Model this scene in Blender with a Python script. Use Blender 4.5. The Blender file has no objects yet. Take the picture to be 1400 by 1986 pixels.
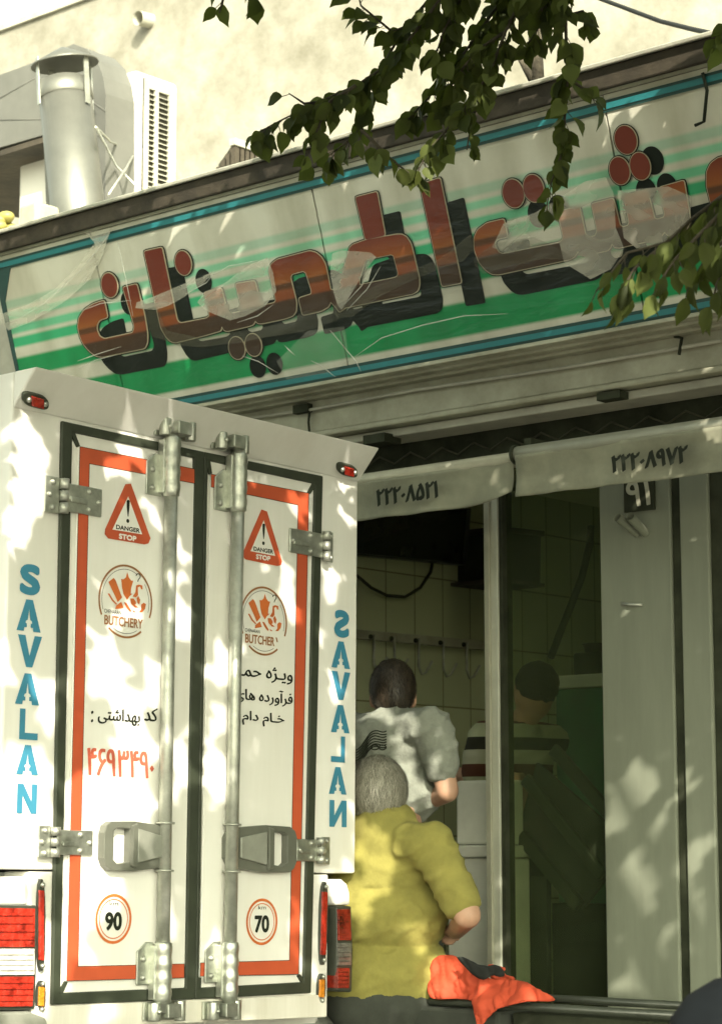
import bpy, bmesh, math, random
from mathutils import Vector, Matrix, geometry, noise
S = bpy.context.scene
COL = S.collection
rnd = random.Random(7)

# ------------------------------------------------------------------ camera
CAM = Vector((0, 0, 1.15))
F, CX, CY = 4300.0, 700.0, 993.0            # focal length and centre in photo pixels (1400 x 1986)
YAW = math.radians(41.2); PITCH = math.atan(647 / F)
fh = Vector((-math.sin(YAW), math.cos(YAW), 0)); RT = Vector((math.cos(YAW), math.sin(YAW), 0)); ZZ = Vector((0, 0, 1))
FW = fh * math.cos(PITCH) + ZZ * math.sin(PITCH); UPV = -fh * math.sin(PITCH) + ZZ * math.cos(PITCH)
cd = bpy.data.cameras.new('camera'); cam = bpy.data.objects.new('camera', cd); COL.objects.link(cam)
cam.matrix_world = Matrix(((RT.x, UPV.x, -FW.x, CAM.x), (RT.y, UPV.y, -FW.y, CAM.y), (RT.z, UPV.z, -FW.z, CAM.z), (0, 0, 0, 1)))
cd.sensor_fit = 'HORIZONTAL'; cd.sensor_width = 36; cd.lens = 36 * F / 1400; cd.clip_end = 500; cd.clip_start = .05
cd.dof.use_dof = True; cd.dof.focus_distance = 7.4; cd.dof.aperture_fstop = 9
S.camera = cam

# ------------------------------------------------------------------ light
TOSUN = Vector((1.2, -1.0, .9)).normalized()
w = bpy.data.worlds.new('World'); S.world = w; w.use_nodes = True
nt = w.node_tree; nt.nodes.clear()
sky = nt.nodes.new('ShaderNodeTexSky'); sky.sky_type = 'NISHITA'; sky.sun_disc = False
sky.sun_elevation = math.asin(TOSUN.z); sky.sun_rotation = math.atan2(TOSUN.x, TOSUN.y)
sky.dust_density = 4; sky.air_density = 1.2
tint = nt.nodes.new('ShaderNodeMix'); tint.data_type = 'RGBA'; tint.blend_type = 'MULTIPLY'; tint.inputs[0].default_value = 1
tint.inputs[7].default_value = (.955, 1.0, .80, 1)       # dusty warm city haze
bg = nt.nodes.new('ShaderNodeBackground'); bg.inputs[1].default_value = .148
out = nt.nodes.new('ShaderNodeOutputWorld')
hs = nt.nodes.new('ShaderNodeHueSaturation'); hs.inputs['Saturation'].default_value = .3
nt.links.new(sky.outputs[0], hs.inputs['Color']); nt.links.new(hs.outputs[0], tint.inputs[6]); nt.links.new(tint.outputs[2], bg.inputs[0]); nt.links.new(bg.outputs[0], out.inputs[0])
sl = bpy.data.lights.new('sun', 'SUN'); sl.energy = 2.6; sl.angle = math.radians(.42); sl.color = (1, .925, .77)
so = bpy.data.objects.new('sun', sl); COL.objects.link(so); so.rotation_euler = TOSUN.to_track_quat('Z', 'Y').to_euler(); so.location = (6, -5, 8)
S.view_settings.view_transform = 'Standard'; S.view_settings.look = 'None'; S.view_settings.exposure = 1.8; S.view_settings.gamma = 1

# ------------------------------------------------------------------ photo pixel -> point on a real plane
def ray(px, py): return FW + RT * ((px - CX) / F) - UPV * ((py - CY) / F)
def on_y(px, py, y):
    d = ray(px, py); return CAM + d * ((y - CAM.y) / d.y)
def on_x(px, py, x):
    d = ray(px, py); return CAM + d * ((x - CAM.x) / d.x)
def proj(P):
    d = P - CAM; z = d.dot(FW)
    if z < .05: return None
    return CX + F * d.dot(RT) / z, CY - F * d.dot(UPV) / z, z
# truck frame: x towards the camera side (rearwards), y towards the shop, z up; x = 0 is its rear face
a_, b_, c_ = .01553899, -.00608209, -.01722312
TM = Matrix.Translation((-5.08056913, 4.41050135, .68357835)) @ (Matrix.Rotation(a_, 4, 'Z') @ Matrix.Rotation(b_, 4, 'Y') @ Matrix.Rotation(c_, 4, 'X'))
TI = TM.inverted()
def T(px, py, d=0.0):
    o = TI @ CAM; r = TI.to_3x3() @ ray(px, py); return o + r * ((d - o.x) / r.x)
# sign frame: x along the street, y into the building (outward is -y), z up the board
SM = Matrix.Translation((0, 6.3, 2.945)) @ Matrix.Rotation(math.atan(.32), 4, 'X'); SI = SM.inverted()
def G(px, py, d=0.0):
    o = SI @ CAM; r = SI.to_3x3() @ ray(px, py); return o + r * ((-d - o.y) / r.y)

# ------------------------------------------------------------------ materials
MATS = {}
def mat(name, col, rough=.6, metal=0, var=.12, scale=8, bump=0.0, bscale=40, spec=.5, col2=None, streak=False, trans=0, coat=0):
    if name in MATS: return MATS[name]
    m = bpy.data.materials.new(name); m.use_nodes = True; N = m.node_tree.nodes; L = m.node_tree.links
    p = N['Principled BSDF']; p.inputs['Roughness'].default_value = rough; p.inputs['Metallic'].default_value = metal
    p.inputs['Specular IOR Level'].default_value = spec; p.inputs['Coat Weight'].default_value = coat
    tc = N.new('ShaderNodeTexCoord'); mp = N.new('ShaderNodeMapping'); L.new(tc.outputs['Object'], mp.inputs[0])
    if streak: mp.inputs['Scale'].default_value = (1, 1, .12)
    nz = N.new('ShaderNodeTexNoise'); nz.inputs['Scale'].default_value = scale; nz.inputs['Detail'].default_value = 8; nz.inputs['Roughness'].default_value = .65
    L.new(mp.outputs[0], nz.inputs['Vector'])
    cr = N.new('ShaderNodeValToRGB'); cr.color_ramp.elements[0].position = .3; cr.color_ramp.elements[1].position = .7
    c2 = col2 or tuple(max(0, c * (1 - 2 * var)) for c in col); c1 = tuple(min(1, c * (1 + var * .3)) for c in col)
    cr.color_ramp.elements[0].color = (*c2, 1); cr.color_ramp.elements[1].color = (*c1, 1)
    L.new(nz.outputs[0], cr.inputs[0]); L.new(cr.outputs[0], p.inputs['Base Color'])
    if bump:
        n2 = N.new('ShaderNodeTexNoise'); n2.inputs['Scale'].default_value = bscale; n2.inputs['Detail'].default_value = 5
        L.new(mp.outputs[0], n2.inputs['Vector'])
        b = N.new('ShaderNodeBump'); b.inputs['Strength'].default_value = bump; b.inputs['Distance'].default_value = .01
        L.new(n2.outputs[0], b.inputs['Height']); L.new(b.outputs[0], p.inputs['Normal'])
    if trans: p.inputs['Transmission Weight'].default_value = trans
    MATS[name] = m; return m
white = mat('white_paint', (.77, .76, .72), .36, scale=4, bump=.04, bscale=5, col2=(.68, .665, .61), streak=True)
white_dirty = mat('grubby_white_paint', (.72, .70, .64), .5, var=.12, scale=9, streak=True, col2=(.56, .53, .45))
rubber = mat('black_rubber', (.036, .044, .027), .55, var=.2, scale=14)
red = mat('red_tape', (.52, .09, .035), .42, var=.08, scale=6)
orange = mat('orange_ink', (.60, .15, .035), .45, var=.08)
brown_ink = mat('brown_ink', (.32, .14, .05), .45, var=.1)
blue = mat('blue_vinyl', (.045, .22, .34), .42, var=.06)
ink = mat('dark_ink', (.018, .022, .015), .75, var=.1, spec=.15)
zinc = mat('zinc_plated_steel', (.60, .62, .55), .36, .85, var=.2, scale=22, bump=.12, bscale=60)
zinc_dull = mat('dull_zinc', (.50, .51, .45), .45, .7, var=.2, scale=16)
black_plastic = mat('black_plastic', (.045, .05, .038), .32, var=.15, scale=10, bump=.05)
handle_grey = mat('grey_moulded_plastic', (.13, .135, .11), .3, var=.12)
faded_red = mat('faded_red_ink', (.62, .13, .075), .5, var=.15, scale=20)
lens_clear_shaded = mat('shaded_clear_lens', (.16, .15, .13), .12, var=.3, scale=30, coat=.6)  # clear lens of the right lamp with its shade put into the colour
lens_red_shaded = mat('shaded_red_lens', (.30, .025, .012), .12, var=.4, scale=24, bump=.3, bscale=70, coat=.6)  # red lens darkened for the shade on the right lamp
grey_plate = mat('grey_plate', (.34, .35, .30), .4, .3, var=.15)
lens_red = mat('red_lens', (.55, .035, .018), .1, var=.4, scale=26, bump=.7, bscale=42, coat=.6)
lens_clear = mat('clear_lens', (.75, .72, .66), .12, var=.25, scale=30, bump=.3, bscale=70, coat=.6)
lens_amber = mat('amber_lens', (.72, .26, .02), .15, var=.2, scale=60, bump=.4, bscale=120, coat=.6)
tyre = mat('tyre_rubber', (.035, .035, .03), .8, var=.25, bump=.3)
galv = mat('galvanised_sheet', (.19, .19, .165), .45, .6, var=.12, scale=5, bump=.06, bscale=5)
galv_paint = mat('weathered_galvanised_sheet', (.13, .13, .115), .65, .1, var=.12, scale=4)
cooler_white = mat('cooler_white_paint', (.62, .60, .55), .5, var=.05, scale=4)
dark_slot = mat('dark_slats', (.05, .046, .03), .7, var=.3, scale=20)
plaster = mat('stained_cement_plaster', (.31, .295, .25), .95, scale=2.2, bump=1.0, bscale=9, col2=(.15, .14, .105))
concrete = mat('grey_concrete', (.42, .41, .34), .85, var=.2, scale=3, bump=.3, bscale=30)
asphalt = mat('dusty_asphalt', (.15, .145, .13), .9, var=.3, scale=6, bump=.4, bscale=80)
paving = mat('paving', (.42, .40, .33), .9, var=.2, scale=5, bump=.3)
stone = mat('cream_stone_cladding', (.19, .205, .155), .7, scale=3.5, streak=True, col2=(.115, .125, .09), bump=.12)
alu = mat('aluminium_frame', (.50, .51, .42), .5, .35, var=.1, scale=7)
dark_gap = mat('dark_painted_steel', (.04, .045, .028), .8, var=.3, spec=.15)
wood = mat('weathered_dark_timber', (.060, .048, .032), .75, var=.35, scale=6, bump=.4, bscale=30)
cream_trim = mat('cream_painted_trim', (.38, .375, .29), .6, scale=5, col2=(.22, .21, .15), bump=.1)
interior_dark = mat('shop_ceiling_paint', (.78, .77, .62), .9, var=.05)
cloth_grey = mat('grey_jersey', (.23, .245, .205), .95, var=.14, scale=20, bump=.35, bscale=90)
cloth_yellow = mat('yellow_jersey', (.25, .225, .055), .95, var=.12, scale=14, bump=.2, bscale=60)
cloth_bag = mat('yellow_film', (.34, .30, .08), .5, var=.2)
trouser = mat('dark_trousers', (.045, .05, .04), .95, var=.2)
skin = mat('skin', (.46, .27, .18), .55, var=.1, scale=15)
hair_dark = mat('dark_brown_hair', (.03, .023, .013), .75, var=.4, scale=90, bump=.8, bscale=160)
hair_grey = mat('grey_hair', (.26, .25, .19), .85, var=.35, scale=70, bump=.9, bscale=160, col2=(.10, .10, .07))
orange_cloth = mat('orange_cloth', (.50, .062, .022), .8, var=.1, scale=10, bump=.15, bscale=30)
webbing = mat('black_webbing', (.02, .022, .02), .8, var=.2, spec=.2)
matt_black = mat('matt_black_paint', (.008, .010, .012), .9, var=.2, spec=.1)
bark = mat('bark', (.09, .075, .05), .95, var=.4, scale=12, bump=.8)
teal_dark = mat('dark_teal_print', (.012, .055, .05), .5, var=.1)
teal = mat('teal_print', (.02, .19, .21), .5, var=.12, scale=5)
letter_dark = mat('black_print', (.010, .014, .010), .7, var=.1, spec=.15)
letter_light = mat('pale_outline_print', (.42, .37, .25), .5, var=.1)
valance_cloth = mat('awning_canvas', (.25, .25, .18), .9, var=.2, scale=5, bump=.3, bscale=10)
roller_paint = mat('awning_roller_paint', (.34, .335, .26), .4, .2, var=.1)
green_panel = mat('green_enamel', (.025, .17, .07), .4, var=.25, scale=4)
counter_white = mat('white_enamel', (.62, .62, .54), .5, var=.08)
black_screen = mat('black_glass', (.025, .03, .02), .25, var=.1)
hose_mat = mat('dark_hose', (.04, .04, .02), .7, var=.2)

floor_tile = mat('pale_floor_tile', (.62, .62, .52), .4, var=.08)
def tile_mat():
    m = bpy.data.materials.new('cream_wall_tiles'); m.use_nodes = True; N = m.node_tree.nodes; L = m.node_tree.links; p = N['Principled BSDF']
    p.inputs['Roughness'].default_value = .35
    tc = N.new('ShaderNodeTexCoord'); sp = N.new('ShaderNodeSeparateXYZ'); cb = N.new('ShaderNodeCombineXYZ'); L.new(tc.outputs['Object'], sp.inputs[0])
    ad = N.new('ShaderNodeMath'); ad.operation = 'ADD'; L.new(sp.outputs[0], ad.inputs[0]); L.new(sp.outputs[1], ad.inputs[1])
    L.new(ad.outputs[0], cb.inputs[0]); L.new(sp.outputs[2], cb.inputs[1])
    mp = N.new('ShaderNodeMapping'); mp.inputs['Location'].default_value = (0, -.115, 0); L.new(cb.outputs[0], mp.inputs[0])
    br = N.new('ShaderNodeTexBrick'); br.offset = 0; br.inputs['Scale'].default_value = 1; br.inputs['Brick Width'].default_value = .22; br.inputs['Row Height'].default_value = .32
    br.inputs['Mortar Size'].default_value = .004; br.inputs['Color1'].default_value = (.52, .55, .36, 1); br.inputs['Color2'].default_value = (.48, .51, .33, 1); br.inputs['Mortar'].default_value = (.20, .19, .11, 1)
    L.new(mp.outputs[0], br.inputs[0]); L.new(br.outputs[0], p.inputs['Base Color']); return m
tiles = tile_mat()

def ramp_z(name, stops, rough=.45, grime=.18, scale=1.0, const=True):
    """printed board: colour bands along the board's own height, with a little grime"""
    m = bpy.data.materials.new(name); m.use_nodes = True; N = m.node_tree.nodes; L = m.node_tree.links; p = N['Principled BSDF']
    p.inputs['Roughness'].default_value = rough; p.inputs['Specular IOR Level'].default_value = .25
    tc = N.new('ShaderNodeTexCoord'); sp = N.new('ShaderNodeSeparateXYZ'); L.new(tc.outputs['Object'], sp.inputs[0])
    cr = N.new('ShaderNodeValToRGB'); e = cr.color_ramp; e.interpolation = 'LINEAR'
    while len(e.elements) > 1: e.elements.remove(e.elements[-1])
    for i, (z, c) in enumerate(stops):
        el = e.elements[0] if i == 0 else e.elements.new(min(1, max(0, z / scale)))
        el.position = min(1, max(0, z / scale)); el.color = (*c, 1)
    dv = N.new('ShaderNodeMath'); dv.operation = 'DIVIDE'; dv.inputs[1].default_value = scale; L.new(sp.outputs[2], dv.inputs[0]); L.new(dv.outputs[0], cr.inputs[0])
    nz = N.new('ShaderNodeTexNoise'); nz.inputs['Scale'].default_value = 5; nz.inputs['Detail'].default_value = 9; mp = N.new('ShaderNodeMapping'); mp.inputs['Scale'].default_value = (1, 1, .35)
    L.new(tc.outputs['Object'], mp.inputs[0]); L.new(mp.outputs[0], nz.inputs['Vector'])
    g = N.new('ShaderNodeValToRGB'); g.color_ramp.elements[0].position = .32; g.color_ramp.elements[1].position = .6
    g.color_ramp.elements[0].color = (1 - grime * 1.8, 1 - grime * 1.9, 1 - grime * 2.2, 1); g.color_ramp.elements[1].color = (1, 1, 1, 1); L.new(nz.outputs[0], g.inputs[0])
    mx = N.new('ShaderNodeMix'); mx.data_type = 'RGBA'; mx.blend_type = 'MULTIPLY'; mx.inputs[0].default_value = 1
    L.new(cr.outputs[0], mx.inputs[6]); L.new(g.outputs[0], mx.inputs[7]); L.new(mx.outputs[2], p.inputs['Base Color']); return m
def bands(base, lst, soft=.006):
    st = [(0, base)]
    for z0, z1, c in sorted(lst):
        st += [(z0 - soft, base), (z0 + soft, c), (z1 - soft, c), (z1 + soft, base)]
    return st
BW = (.56, .545, .46)
sign_face = ramp_z('printed_sign_board', bands(BW, [
    (.072, .196, (.008, .24, .075)), (.262, .345, (.010, .27, .09)), (.392, .435, (.045, .40, .19)), (.452, .487, (.15, .50, .30)),
    (.515, .545, (.24, .54, .36)), (.565, .60, (.36, .49, .38))]))
letter_fill = ramp_z('printed_letter_fill', [(0, (.035, .022, .012)), (.338, (.05, .026, .013)), (.348, (.21, .055, .017)), (.378, (.23, .06, .017)), (.388, (.09, .036, .014)), (.402, (.09, .036, .014)),
    (.412, (.27, .085, .02)), (.44, (.23, .06, .017)), (.50, (.15, .028, .014)), (.8, (.12, .02, .012))], grime=.08)

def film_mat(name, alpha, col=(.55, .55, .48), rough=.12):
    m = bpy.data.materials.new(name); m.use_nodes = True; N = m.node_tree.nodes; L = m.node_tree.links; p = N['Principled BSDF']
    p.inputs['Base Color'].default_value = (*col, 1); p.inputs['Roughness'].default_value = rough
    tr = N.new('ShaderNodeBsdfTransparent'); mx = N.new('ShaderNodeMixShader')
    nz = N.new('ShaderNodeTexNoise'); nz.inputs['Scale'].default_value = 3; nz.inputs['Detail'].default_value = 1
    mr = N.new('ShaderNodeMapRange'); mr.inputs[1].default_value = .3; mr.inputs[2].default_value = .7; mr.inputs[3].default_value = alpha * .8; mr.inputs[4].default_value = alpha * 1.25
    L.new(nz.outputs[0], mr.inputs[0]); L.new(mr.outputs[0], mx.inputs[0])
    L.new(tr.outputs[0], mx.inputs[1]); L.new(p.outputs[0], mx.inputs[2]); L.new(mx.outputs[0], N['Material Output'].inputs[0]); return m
reflection_pale = film_mat('pale_film_reflection', .32, (.80, .76, .64), .2)  # bright reflections on the film, put in as a pale colour
reflection_dark = film_mat('dark_film_reflection', .22, (.16, .15, .10))  # darker reflections on the film, put in as a dim colour
glass_m = film_mat('shop_glass', .12, (.10, .12, .07), .04)
for nd in glass_m.node_tree.nodes:
    if nd.type == 'BSDF_TRANSPARENT': nd.inputs[0].default_value = (.78, .82, .70, 1)

# ------------------------------------------------------------------ mesh builder
def tess(loops):
    if len(loops) > 1: return [tuple(t) for t in geometry.tessellate_polygon(loops)]
    bm = bmesh.new(); vs = [bm.verts.new(p) for p in loops[0]]; bm.verts.index_update(); f = bm.faces.new(vs); f.normal_update()
    bmesh.ops.triangulate(bm, faces=[f], ngon_method='EAR_CLIP'); t = [tuple(v.index for v in f.verts) for f in bm.faces]; bm.free(); return t
class MB:
    def __init__(s): s.v = []; s.f = []; s.sm = []; s.mi = []
    def add(s, vs, fs, smooth=False, mi=0):
        o = len(s.v); s.v += [Vector(v) for v in vs]
        for f in fs: s.f.append([i + o for i in f]); s.sm.append(smooth); s.mi.append(mi)
        return s
    def box(s, x0, x1, y0, y1, z0, z1, mi=0):
        vs = [(x, y, z) for x in (x0, x1) for y in (y0, y1) for z in (z0, z1)]
        return s.add(vs, [(0, 1, 3, 2), (4, 6, 7, 5), (0, 4, 5, 1), (2, 3, 7, 6), (0, 2, 6, 4), (1, 5, 7, 3)], mi=mi)
    def prism(s, pts, off, mi=0, holes=None):
        """closed solid from a planar outline (3-D points) pushed by off"""
        off = Vector(off); loops = [[Vector(p) for p in pts]] + [[Vector(p) for p in h] for h in (holes or [])]
        flat = [p for l in loops for p in l]; n = len(flat)
        tris = tess(loops)
        s.add(flat + [p + off for p in flat], [tuple(t) for t in tris] + [tuple(i + n for i in reversed(t)) for t in tris], mi=mi)
        b = len(s.v) - 2 * n; k = 0
        for l in loops:
            m = len(l)
            for i in range(m): s.f.append([b + k + i, b + k + (i + 1) % m, b + n + k + (i + 1) % m, b + n + k + i]); s.sm.append(False); s.mi.append(mi)
            k += m
        return s
    def flat(s, pts, holes=None, mi=0):
        loops = [[Vector(p) for p in pts]] + [[Vector(p) for p in h] for h in (holes or [])]
        return s.add([p for l in loops for p in l], tess(loops), mi=mi)
    def tube(s, pts, r, n=10, cap=True, mi=0):
        pts = [Vector(p) for p in pts]; rs = r if isinstance(r, (list, tuple)) else [r] * len(pts)
        vs = []; up = None
        for i, p in enumerate(pts):
            d = (pts[min(i + 1, len(pts) - 1)] - pts[max(i - 1, 0)]).normalized()
            if up is None: up = d.orthogonal().normalized()
            up = (up - d * up.dot(d)).normalized(); sd = d.cross(up)
            vs += [p + (up * math.cos(2 * math.pi * k / n) + sd * math.sin(2 * math.pi * k / n)) * rs[i] for k in range(n)]
        fs = [(i * n + k, i * n + (k + 1) % n, (i + 1) * n + (k + 1) % n, (i + 1) * n + k) for i in range(len(pts) - 1) for k in range(n)]
        s.add(vs, fs, True, mi)
        if cap: s.add(vs[:n], [tuple(reversed(range(n)))], mi=mi); s.add(vs[-n:], [tuple(range(n))], mi=mi)
        return s
    def lathe(s, c, ax, prof, n=28, mi=0, smooth=True):
        c = Vector(c); ax = Vector(ax).normalized(); u = ax.orthogonal().normalized(); v = ax.cross(u)
        vs = [c + ax * h + (u * math.cos(2 * math.pi * k / n) + v * math.sin(2 * math.pi * k / n)) * r for r, h in prof for k in range(n)]
        fs = [(i * n + k, i * n + (k + 1) % n, (i + 1) * n + (k + 1) % n, (i + 1) * n + k) for i in range(len(prof) - 1) for k in range(n)]
        return s.add(vs, fs, smooth, mi)
    def ball(s, c, r, n=12, mi=0):
        r = r if isinstance(r, (list, tuple, Vector)) else (r, r, r); c = Vector(c); vs = []; fs = []
        for i in range(n + 1):
            for k in range(2 * n):
                t = math.pi * i / n; p = math.pi * k / n
                vs.append(c + Vector((r[0] * math.sin(t) * math.cos(p), r[1] * math.sin(t) * math.sin(p), r[2] * math.cos(t))))
        for i in range(n):
            for k in range(2 * n): fs.append((i * 2 * n + k, (i + 1) * 2 * n + k, (i + 1) * 2 * n + (k + 1) % (2 * n), i * 2 * n + (k + 1) % (2 * n)))
        return s.add(vs, fs, True, mi)
    def build(s, name, m, parent=None, inv=None, bevel=0, recalc=True):
        me = bpy.data.meshes.new(name)
        root = parent
        while root is not None and root.parent: root = root.parent
        iv = inv if inv is not None else (INV.get(root.name) if root else None)
        me.from_pydata([tuple(iv @ v) if iv else tuple(v) for v in s.v], [], s.f)
        me.polygons.foreach_set('use_smooth', s.sm); me.polygons.foreach_set('material_index', s.mi)
        for q in (m if isinstance(m, (list, tuple)) else [m]): me.materials.append(q)
        if recalc:
            bm = bmesh.new(); bm.from_mesh(me); bmesh.ops.remove_doubles(bm, verts=bm.verts, dist=1e-5); bmesh.ops.recalc_face_normals(bm, faces=bm.faces); bm.to_mesh(me); bm.free()
        o = bpy.data.objects.new(name, me); COL.objects.link(o)
        if parent: o.parent = parent
        if bevel:
            b = o.modifiers.new('bevel', 'BEVEL'); b.width = bevel; b.segments = 2; b.limit_method = 'ANGLE'; b.angle_limit = math.radians(50)
        return o
INV = {}
LOCAL = Matrix.Identity(4)
def tag(o, label, cat, group=None, kind=None):
    if label: o['label'] = label
    if cat: o['category'] = cat
    if group: o['group'] = group
    if kind: o['kind'] = kind
    return o
def thing(name, M, label, cat, group=None):
    o = bpy.data.objects.new(name, None); COL.objects.link(o); o.empty_display_size = .2
    o.matrix_world = M if isinstance(M, Matrix) else Matrix.Translation(M)
    INV[o.name] = (M if isinstance(M, Matrix) else Matrix.Translation(M)).inverted()
    return tag(o, label, cat, group)
_txt = {}
def text_mesh(s, bold=0.0):
    k = (s, bold)
    if k in _txt: return _txt[k]
    c = bpy.data.curves.new('t', 'FONT'); c.body = s; c.offset = bold; c.fill_mode = 'NONE'; c.resolution_u = 4
    o = bpy.data.objects.new('t', c); COL.objects.link(o); bpy.context.view_layer.update()
    me = bpy.data.meshes.new_from_object(o.evaluated_get(bpy.context.evaluated_depsgraph_get()))
    P = [Vector((v.co.x, v.co.y)) for v in me.vertices]; E_ = [tuple(e.vertices) for e in me.edges]
    bpy.data.objects.remove(o); bpy.data.curves.remove(c); bpy.data.meshes.remove(me)
    # outline loops -> constrained triangulation, kept where the winding number is not zero
    nb = {}
    for a, b in E_: nb.setdefault(a, []).append(b); nb.setdefault(b, []).append(a)
    seen = set(); loops = []
    for st in sorted(nb):
        if st in seen: continue
        lp = [st]; seen.add(st); cur = st
        while True:
            nx = [q for q in nb[cur] if q not in seen]
            if not nx: break
            if len(lp) == 1: nx = [max(nx)] if st + 1 not in nx else [st + 1]
            cur = nx[0]; seen.add(cur); lp.append(cur)
        loops.append(lp)
    vo, _, fo, *_r = geometry.delaunay_2d_cdt(P, E_, [], 0, 1e-6)
    fs = []
    for f in fo:
        m = sum((vo[q] for q in f), Vector((0, 0))) / len(f); wn = 0
        for lp in loops:
            for q in range(len(lp)):
                a, b = P[lp[q]], P[lp[(q + 1) % len(lp)]]
                cr_ = (b.x - a.x) * (m.y - a.y) - (b.y - a.y) * (m.x - a.x)
                if a.y <= m.y < b.y and cr_ > 0: wn += 1
                elif b.y <= m.y < a.y and cr_ < 0: wn -= 1
        if wn: fs.append(tuple(f))
    vs = vo
    x0 = min(v.x for v in vs); x1 = max(v.x for v in vs); y0 = min(v.y for v in vs); y1 = max(v.y for v in vs)
    _txt[k] = ([((v.x - x0) / (x1 - x0), (v.y - y0) / (y1 - y0)) for v in vs], fs); return _txt[k]
def put_text(mb, s, bl, br, tl, bold=0.0, mirror=False, mi=0):
    vs, fs = text_mesh(s, 0); bl = Vector(bl); U = Vector(br) - bl; V = Vector(tl) - bl
    if bold < .02: return mb.add([bl + U * ((1 - a) if mirror else a) + V * b for a, b in vs], fs, mi=mi)
    r = bold * 1.5 * V.length; n = U.cross(V).normalized(); u = U.normalized(); v = V.normalized(); ku = 1 - 2 * r / U.length; kv = 1 - 2 * r / V.length
    if n.x < 0 or (abs(n.x) < .3 and n.y > 0): n = -n
    for k in range(10):                       # heavier face: the outline set again around a small circle
        o = (u * math.cos(k * math.pi / 5) + v * math.sin(k * math.pi / 5)) * r + n * k * 3e-5 + U * (1 - ku) / 2 + V * (1 - kv) / 2
        mb.add([bl + o + U * ku * ((1 - a) if mirror else a) + V * kv * b for a, b in vs], fs, mi=mi)
    return mb
def put_heavy(mb, s_, bl, br, tl, w_=.0016):
    for k_, o_ in enumerate((-w_, 0, w_)):
        q_ = Vector((k_ * .00012, o_, o_ * .4)); put_text(mb, s_, Vector(bl) + q_, Vector(br) + q_, Vector(tl) + q_, 0)
def ellipse(c, u, v, n=32): return [c + u * math.cos(2 * math.pi * i / n) + v * math.sin(2 * math.pi * i / n) for i in range(n)]
def smooth_poly(pts, it=2):
    for _ in range(it):
        q = []
        for i, p in enumerate(pts):
            n_ = pts[(i + 1) % len(pts)]
            q += [(p[0] * .75 + n_[0] * .25, p[1] * .75 + n_[1] * .25), (p[0] * .25 + n_[0] * .75, p[1] * .25 + n_[1] * .75)]
        pts = q
    return pts

# ================================================================== SETTING
g = MB(); g.add([(-300, -300, 0), (300, -300, 0), (300, 300, 0), (-300, 300, 0)], [(0, 1, 2, 3)])
tag(g.build('road', asphalt), None, None, kind='structure')
g = MB().box(-30, 20, 5.95, 6.98, .0, .12); tag(g.build('pavement', paving, bevel=.012), None, None, kind='structure')

# shop building ------------------------------------------------------
shop = thing('shop_building', (-4.7, 6.98, .12), 'small open fronted butcher shop with cream stone pillar and tiled walls', 'shop')
YF = 6.7
pxl, pxr = on_y(1170, 1500, YF).x, on_y(1310, 1500, YF).x
MB().box(pxl, pxr, YF, YF + .45, .12, 2.86).build('pillar', stone, shop, bevel=.006)
g = MB().box(pxr + .001, pxr + .039, YF + .012, YF + .4, .12, 2.86); g.build('shutter_guide', dark_gap, shop)
p2l, p2r = pxr + .040, on_y(1385, 1500, YF).x
MB().box(p2l, p2r, YF - .002, YF + .4, .12, 2.86).build('jamb', stone, shop, bevel=.006)
MB().box(p2r + .002, p2r + 3.5, YF + .012, YF + .3, .12, 2.86).build('shutter', dark_gap, shop)
# stone joints and fixings on the pillar
for py in (1165,):
    P = on_y(1225, 1172, YF); MB().tube([P + Vector((-.04, -.004, .004)), P + Vector((0, -.012, -.002)), P + Vector((.05, -.004, -.006))], .006, 6).build('bolt', zinc_dull, shop)
for i, (px, py, qx, qy) in enumerate(((1197, 1003, 1236, 1035), (1222, 1002, 1252, 1035))):
    q = on_y(qx, qy, YF); e = on_y(px, py, YF - .10)
    o = MB().tube([q, e], .0165, 14, cap=False).build('pipe_stub', stone, shop)
P = on_y(1213, 938, YF); Q = on_y(1272, 988, YF)
pl = MB().box(P.x, Q.x, YF - .012, YF - .002, Q.z, P.z + .05).build('number_plate', dark_gap, shop)
g = MB(); put_text(g, '۹۱', (P.x + .012, YF - .016, Q.z + .016), (Q.x - .012, YF - .016, Q.z + .016), (P.x + .012, YF - .016, Q.z + .115), .02)
g.build('digits', cream_trim, pl)
# interior shell
RX0, RX1, RY0, RY1 = -6.22, -5.18, 8.2, 9.12  # bounds of the roof opening added to let daylight in
XL = -7.0
MB().box(XL - .12, XL, YF + .3, 10.8, .12, 3.3).build('side_wall', tiles, shop)
MB().box(XL - .12, 0.0, 10.8, 10.92, .12, 3.3).build('rear_wall', tiles, shop)
for bx in ((XL, 0, YF + .1, RY0), (XL, 0, RY1, 10.8), (XL, RX0, RY0 + .001, RY1 - .001), (RX1, 0, RY0 + .001, RY1 - .001)): MB().box(*bx, 3.0, 3.098).build('ceiling', interior_dark, shop)
MB().box(XL - .12, 0, 6.98, 10.92, .0, .16).build('floor', floor_tile, shop)
MB().box(-3.2, -3.1, YF + .3, 10.8, .12, 3.3).build('partition_wall', interior_dark, shop)
MB().box(-14, XL - .125, YF - .0, YF + .3, .12, 2.9).build('front_wall', concrete, shop)
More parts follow.
